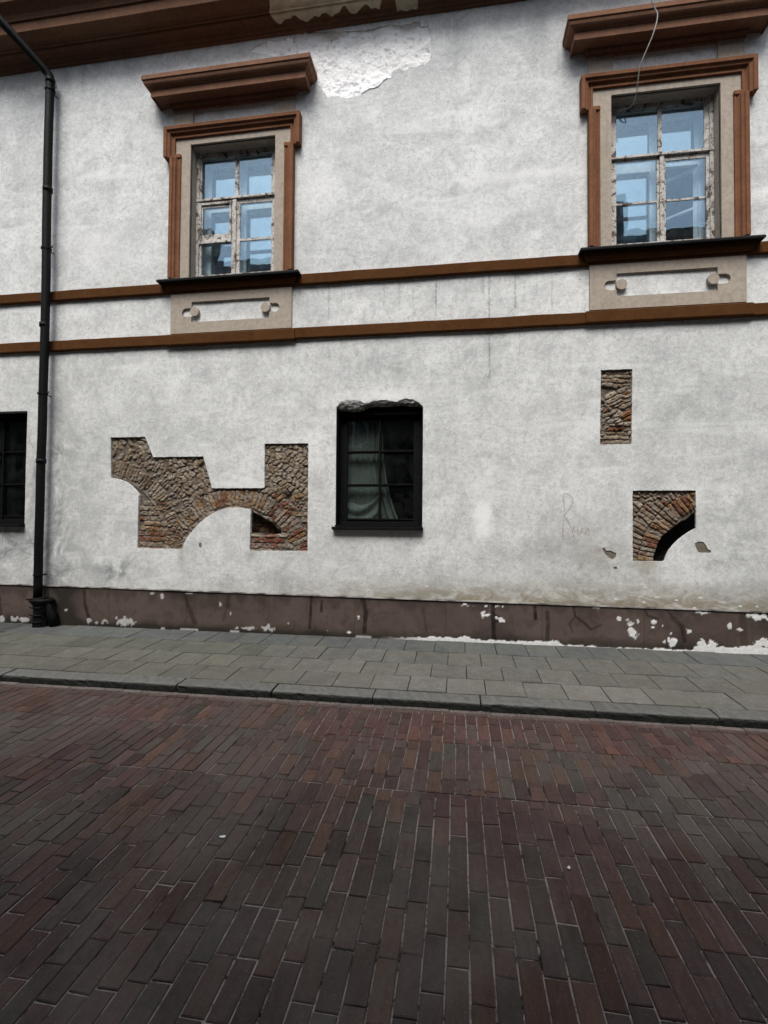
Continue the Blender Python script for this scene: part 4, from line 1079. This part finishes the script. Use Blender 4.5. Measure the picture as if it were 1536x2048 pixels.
# ---- ground floor windows
def ground_window(x0, x1, z0, z1, lab, full):
    yf = .20
    if full: panes = [(x0+.112, x0+.560, a, b) for a, b in ((1.605, 2.052), (2.088, 2.520), (2.556, 2.982))]+[(x0+.592, x1-.140, a, b) for a, b in ((1.605, 2.052), (2.088, 2.520), (2.556, 2.982))]
    else: panes = [(x0+.13, x0+.575, a, b) for a, b in ((1.62, 2.09), (2.12, 2.60), (2.63, 3.10))]+[(x0+.605, x1-.055, a, b) for a, b in ((1.62, 2.09), (2.12, 2.60), (2.63, 3.10))]
    fr = prism('street_window', R4(x0-.03, x1+.03, z0-.03, z1+.10), [R4(*p) for p in panes], yf, yf+.05, MBLK, house, lab)
    # black lining of the reveal
    bm = bmesh.new()
    add_box(bm, x0-.02, x0+.012, .012, yf+.01, z0, z1+.02, .003); add_box(bm, x1-.012, x1+.02, .012, yf+.01, z0, z1+.02, .003)
    add_box(bm, x0+.013, x1-.013, .12, yf+.01, z1-.06, z1+.06, .003)
    bm_obj('reveal_lining', bm, MBLK, fr)
    bm = bmesh.new()
    for a, b, c_, d in panes: add_box(bm, a, b, yf-.012, yf-.001, c_-.022, c_-.012, .002)
    add_box(bm, (panes[0][1]+panes[3][0])/2-.012, (panes[0][1]+panes[3][0])/2+.012, yf-.022, yf-.001, z0+.07, z1-.1, .003)
    bm_obj('glazing_bar', bm, MBLK, fr)
    for p in panes: box('window_pane', (p[0]-.005, p[1]+.005, yf+.022, yf+.026, p[2]-.005, p[3]+.005), MGD, fr)
    # stepped sill
    bm = bmesh.new()
    add_box(bm, x0-.035, x1+.012, -.085, .02, z0-.055, z0-.012, .008); add_box(bm, x0+.0, x1-.0, -.045, .19, z0-.011, z0+.012, .005); add_box(bm, x0+.06, x1-.05, .10, .199, z0+.013, z0+.05, .004)
    bm_obj('sill', bm, MBLK, fr)
    bm = bmesh.new()
    def quad(*p): bm.faces.new([bm.verts.new(q) for q in p])
    xa, xb, ya, yb, za, zc = x0-.6, x1+1.2, yf+.06, 3.2, .6, 3.5
    quad((xa, yb, za), (xb, yb, za), (xb, yb, zc), (xa, yb, zc))
    for x in (xa, xb): quad((x, ya, za), (x, yb, za), (x, yb, zc), (x, ya, zc))
    for z in (za, zc): quad((xa, ya, z), (xb, ya, z), (xb, yb, z), (xa, yb, z))
    quad((xa, ya, za), (x0, ya, za), (x0, ya, zc), (xa, ya, zc)); quad((x1, ya, za), (xb, ya, za), (xb, ya, zc), (x1, ya, zc))
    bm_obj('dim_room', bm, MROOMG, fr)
    # hidden masonry round the deep reveal closes the wall
    prism('reveal_block', R4(x0-.3, x1+.3, z0-.2, z1+.4), [R4(x0-.004, x1+.004, z0-.002, z1+.02)], .135 if full else .205, yf+.05, MBLK, fr)
    return fr
ground_window(-1.66, -.470, 1.50, 3.10, 'black six-pane street window under a broken plaster edge, a pale curtain behind it', True)
ground_window(-7.68, -6.50, 1.50, 3.21, 'black street window left of the downpipe, cut by the photo edge', False)
# broken plaster lip above the street window
def lip():
    up = GE; nx = len(up); V = []; F = []; K = []; nj = 10
    lowz = lambda x: np.interp(x, [-1.665, -1.585, -1.47, -1.33, -1.24, -1.14, -.952, -.765, -.64, -.518, -.463], [3.106, 3.09, 3.075, 3.085, 3.13, 3.145, 3.14, 3.15, 3.135, 3.125, 3.098])
    for i, (x, z) in enumerate(up):
        zl = lowz(x)
        for j in range(nj+1):
            t_ = j/nj; n = mnoise.noise(Vector((x*16, t_*2.2, 1))); n2 = mnoise.noise(Vector((x*45, t_*6, 4)))
            y = -.004+.055*t_**1.3+(.022*n+.008*n2)*math.sin(math.pi*min(1, t_*1.0))+(.10*max(0, t_-.8)/.2)
            V.append((x, y, (z+.004)*(1-t_)+zl*t_+.010*n*math.sin(math.pi*t_)))
            g = .45+.9*n2+.5*n-(.5*t_); g = max(0, min(1, g)); K.append((.16+.55*g, .16+.55*g, .15+.54*g))
    for i in range(nx-1):
        for j in range(nj): F.append((i*(nj+1)+j, (i+1)*(nj+1)+j, (i+1)*(nj+1)+j+1, i*(nj+1)+j+1))
    o = raw('broken_plaster_edge', V, F, MPATCH, house)
    a = o.data.color_attributes.new('Col', 'FLOAT_COLOR', 'POINT'); a.data.foreach_set('color', np.array([(*c, 1) for c in K], np.float32).ravel())
lip()
# curtain behind the street window
def curtain():
    V = []; F = []; nx, nz = 60, 40
    for i in range(nx+1):
        for j in range(nz+1):
            t_ = j/nz; z = 3.15-1.62*t_
            wide = .52-.10*t_+.30*max(0, t_-.62)
            x = -1.60+(.0 if i == 0 else 0)+(i/nx)*(wide if t_ < 2 else 0)
            f_ = i/nx
            x2 = -1.70+f_*(.64+.26*t_**3)
            y = .33+(.004+.024*sstep(.6, .9, f_))*math.sin(i*.9+2*t_)+.006*math.sin(i*1.7)
            V.append((x2, y, z))
    for i in range(nx):
        for j in range(nz): F.append((i*(nz+1)+j, (i+1)*(nz+1)+j, (i+1)*(nz+1)+j+1, i*(nz+1)+j+1))
    b = len(V); nx2, nz2 = 40, 16      # swag pinned across the lower left light
    for i in range(nx2+1):
        for j in range(nz2+1):
            u = i/nx2; t_ = j/nz2; sag = .16*(1-(2*u-1)**2)
            z = 1.95-sag-.42*t_*(.9+.2*u); V.append((-1.62+.52*u, .29+.02*math.sin(t_*14+u*5)+.02*math.sin(u*9), z))
    for i in range(nx2):
        for j in range(nz2): F.append((b+i*(nz2+1)+j, b+(i+1)*(nz2+1)+j, b+(i+1)*(nz2+1)+j+1, b+i*(nz2+1)+j+1))
    o = raw('curtain', V, F, MCURT, None, True)
    s_ = o.modifiers.new('thickness', 'SOLIDIFY'); s_.thickness = .003
    o['label'] = 'pale grey-green curtain gathered and draped inside the street window'; o['category'] = 'curtain'
curtain()

# ---- cable hanging over the right window
bm = bmesh.new()
add_tube(bm, catmull([(2.20, -.56, 8.02), (2.236, -.50, 7.80), (2.305, -.44, 7.71), (2.342, -.42, 7.63), (2.312, -.38, 7.47), (2.255, -.30, 7.33), (2.215, -.22, 7.22), (2.215, -.13, 7.10), (2.225, -.05, 7.02), (2.215, .03, 6.965), (2.17, .10, 6.965), (2.06, .14, 6.98)], 10), .0065, 8)
# its run up to the eaves
add_tube(bm, catmull([(2.20, -.56, 8.02), (2.18, -.60, 8.3), (2.10, -.60, 8.7), (2.08, -.59, 8.98)], 8), .0065, 8)
o = bm_obj('cable', bm, MCABLE, None, True); o['label'] = 'thin loose grey cable dangling from the eaves over the right window hood'; o['category'] = 'cable'

# ================================================================== things on the road
def scrap(x, y, s_, ang, lab):
    bm = bmesh.new(); n = 9; vs = []
    for k in range(n):
        a = 2*math.pi*k/n; r_ = s_*(.6+.5*random.random())
        vs.append(bm.verts.new((r_*math.cos(a), r_*.6*math.sin(a), .004+.008*random.random())))
    c_ = bm.verts.new((0, 0, .012)); 
    for k in range(n): bm.faces.new((vs[k], vs[(k+1) % n], c_))
    r_ = bmesh.ops.extrude_face_region(bm, geom=bm.faces[:]); 
    for v in [g for g in r_['geom'] if isinstance(g, bmesh.types.BMVert)]: v.co.z += .0015
    o = bm_obj('litter_scrap', bm, MINNER); o.location = (x, y, zroad(y)+.001); o.rotation_euler = (0, 0, ang)
    o['label'] = lab; o['category'] = 'litter'; o['group'] = 'scraps of litter on the brick road'
scrap(-1.281, -3.988, .018, .4, 'tiny white scrap of litter on the bricks left of the middle of the road')
scrap(.563, -3.943, .014, 1.2, 'tiny crumpled grey scrap of litter on the bricks right of the middle of the road')

def grit():
    V = []; F = []; rg = random.Random(5)
    def bit(x, y, z, s_, flat):
        b = len(V); n = rg.choice((4, 5, 6)); a0 = rg.random()*6.28
        for k in range(n):
            a = a0+6.283*k/n; r_ = s_*rg.uniform(.5, 1.1); V.append((x+r_*math.cos(a), y+r_*rg.uniform(.4, 1)*math.sin(a), z+rg.random()*s_*flat*.4))
        V.append((x, y, z+s_*flat)); V.append((x, y, z-.002))
        for k in range(n): F.append((b+k, b+(k+1) % n, b+n)); F.append((b+(k+1) % n, b+k, b+n+1))
    for _ in range(900): x = rg.uniform(-8.5, 6); bit(x, -.052-abs(rg.gauss(0, .018)), .001+zslab(-.06), rg.uniform(.002, .008), .6)
    for _ in range(900): x = rg.uniform(-8.5, 6); y = -2.012-abs(rg.gauss(0, .03)); bit(x, y, zroad(y)+.002, rg.uniform(.002, .009), .5)
    for _ in range(420): x = rg.uniform(-7, 5); y = rg.uniform(-1.95, -.1); bit(x, y, zslab(y)+.001, rg.uniform(.0015, .006), .4)
    for _ in range(700): x = rg.uniform(-6, 4.5); y = rg.uniform(-5.6, -2.1); bit(x, y, zroad(y)+.003, rg.uniform(.001, .0035), .5)
    t = NT('street_grit'); m = t.bsdf(t.mix(t.mr(t.noise(9, 3), .4, .6), (.03, .026, .02), (.16, .14, .11)), .95)
    o = raw('grit', V, F, m); o['kind'] = 'stuff'; o['label'] = 'fine dark grit and crumbs lying along the plinth, kerb and joints'; o['category'] = 'grit'
grit()

# ================================================================== the other side of the street (behind the photographer)
opp = bpy.data.objects.new('opposite_house', None); C.objects.link(opp); opp.location = (0, -9.8, -.35)
opp['label'] = 'long dark rendered house across the street with a pitched roof'; opp['category'] = 'house'
structure(raw('far_pavement', [(-60, -9.9, -.24), (60, -9.9, -.24), (60, -8.62, -.24), (-60, -8.62, -.24), (-60, -8.62, -.4), (60, -8.62, -.4)], [(0, 1, 2, 3), (3, 2, 5, 4)], MSPALL))
MOPP = painted('dull_ochre_render', (.075, .07, .062), .12); MROOF = painted('dark_roof_sheet', (.05, .055, .06), .2)
H = 11.0
wins = [R4(x, x+1.1, z, z+1.8) for z in (1.3, 4.6, 7.9) for x in np.arange(-15, 12, 2.7)]
ow = prism('wall', R4(-40, 40, 0, H), wins, 0, -.35, MOPP, opp); 
rf = raw('roof', [(-40.4, .4, H-.05), (40.4, .4, H-.05), (40.4, .4, H+.2), (-40.4, .4, H+.2), (-40.4, -4, H+2.6), (40.4, -4, H+2.6), (-40.4, -4, 0), (40.4, -4, 0)], [(0, 1, 2, 3), (3, 2, 5, 4), (4, 5, 7, 6)], MROOF, opp)
for x in (-11, -2.2, 5.5):
    box('chimney', (x, x+.7, -3.2, -2.6, H+1.2, H+3.3), MOPP, rf)
for L in wins:
    x, z = L[0]; f_ = prism('window', R4(x+.002, x+1.098, z+.002, z+1.798), [R4(x+.08, x+.52, z+.08, z+1.1), R4(x+.58, x+1.02, z+.08, z+1.1), R4(x+.08, x+1.02, z+1.18, z+1.72)], -.12, -.18, MINNER, opp)
    box('pane', (x+.05, x+1.05, -.16, -.155, z+.05, z+1.75), MGD, f_)
# neutral exit
print('faces', sum(len(o.data.polygons) for o in C.objects if o.type == 'MESH'))
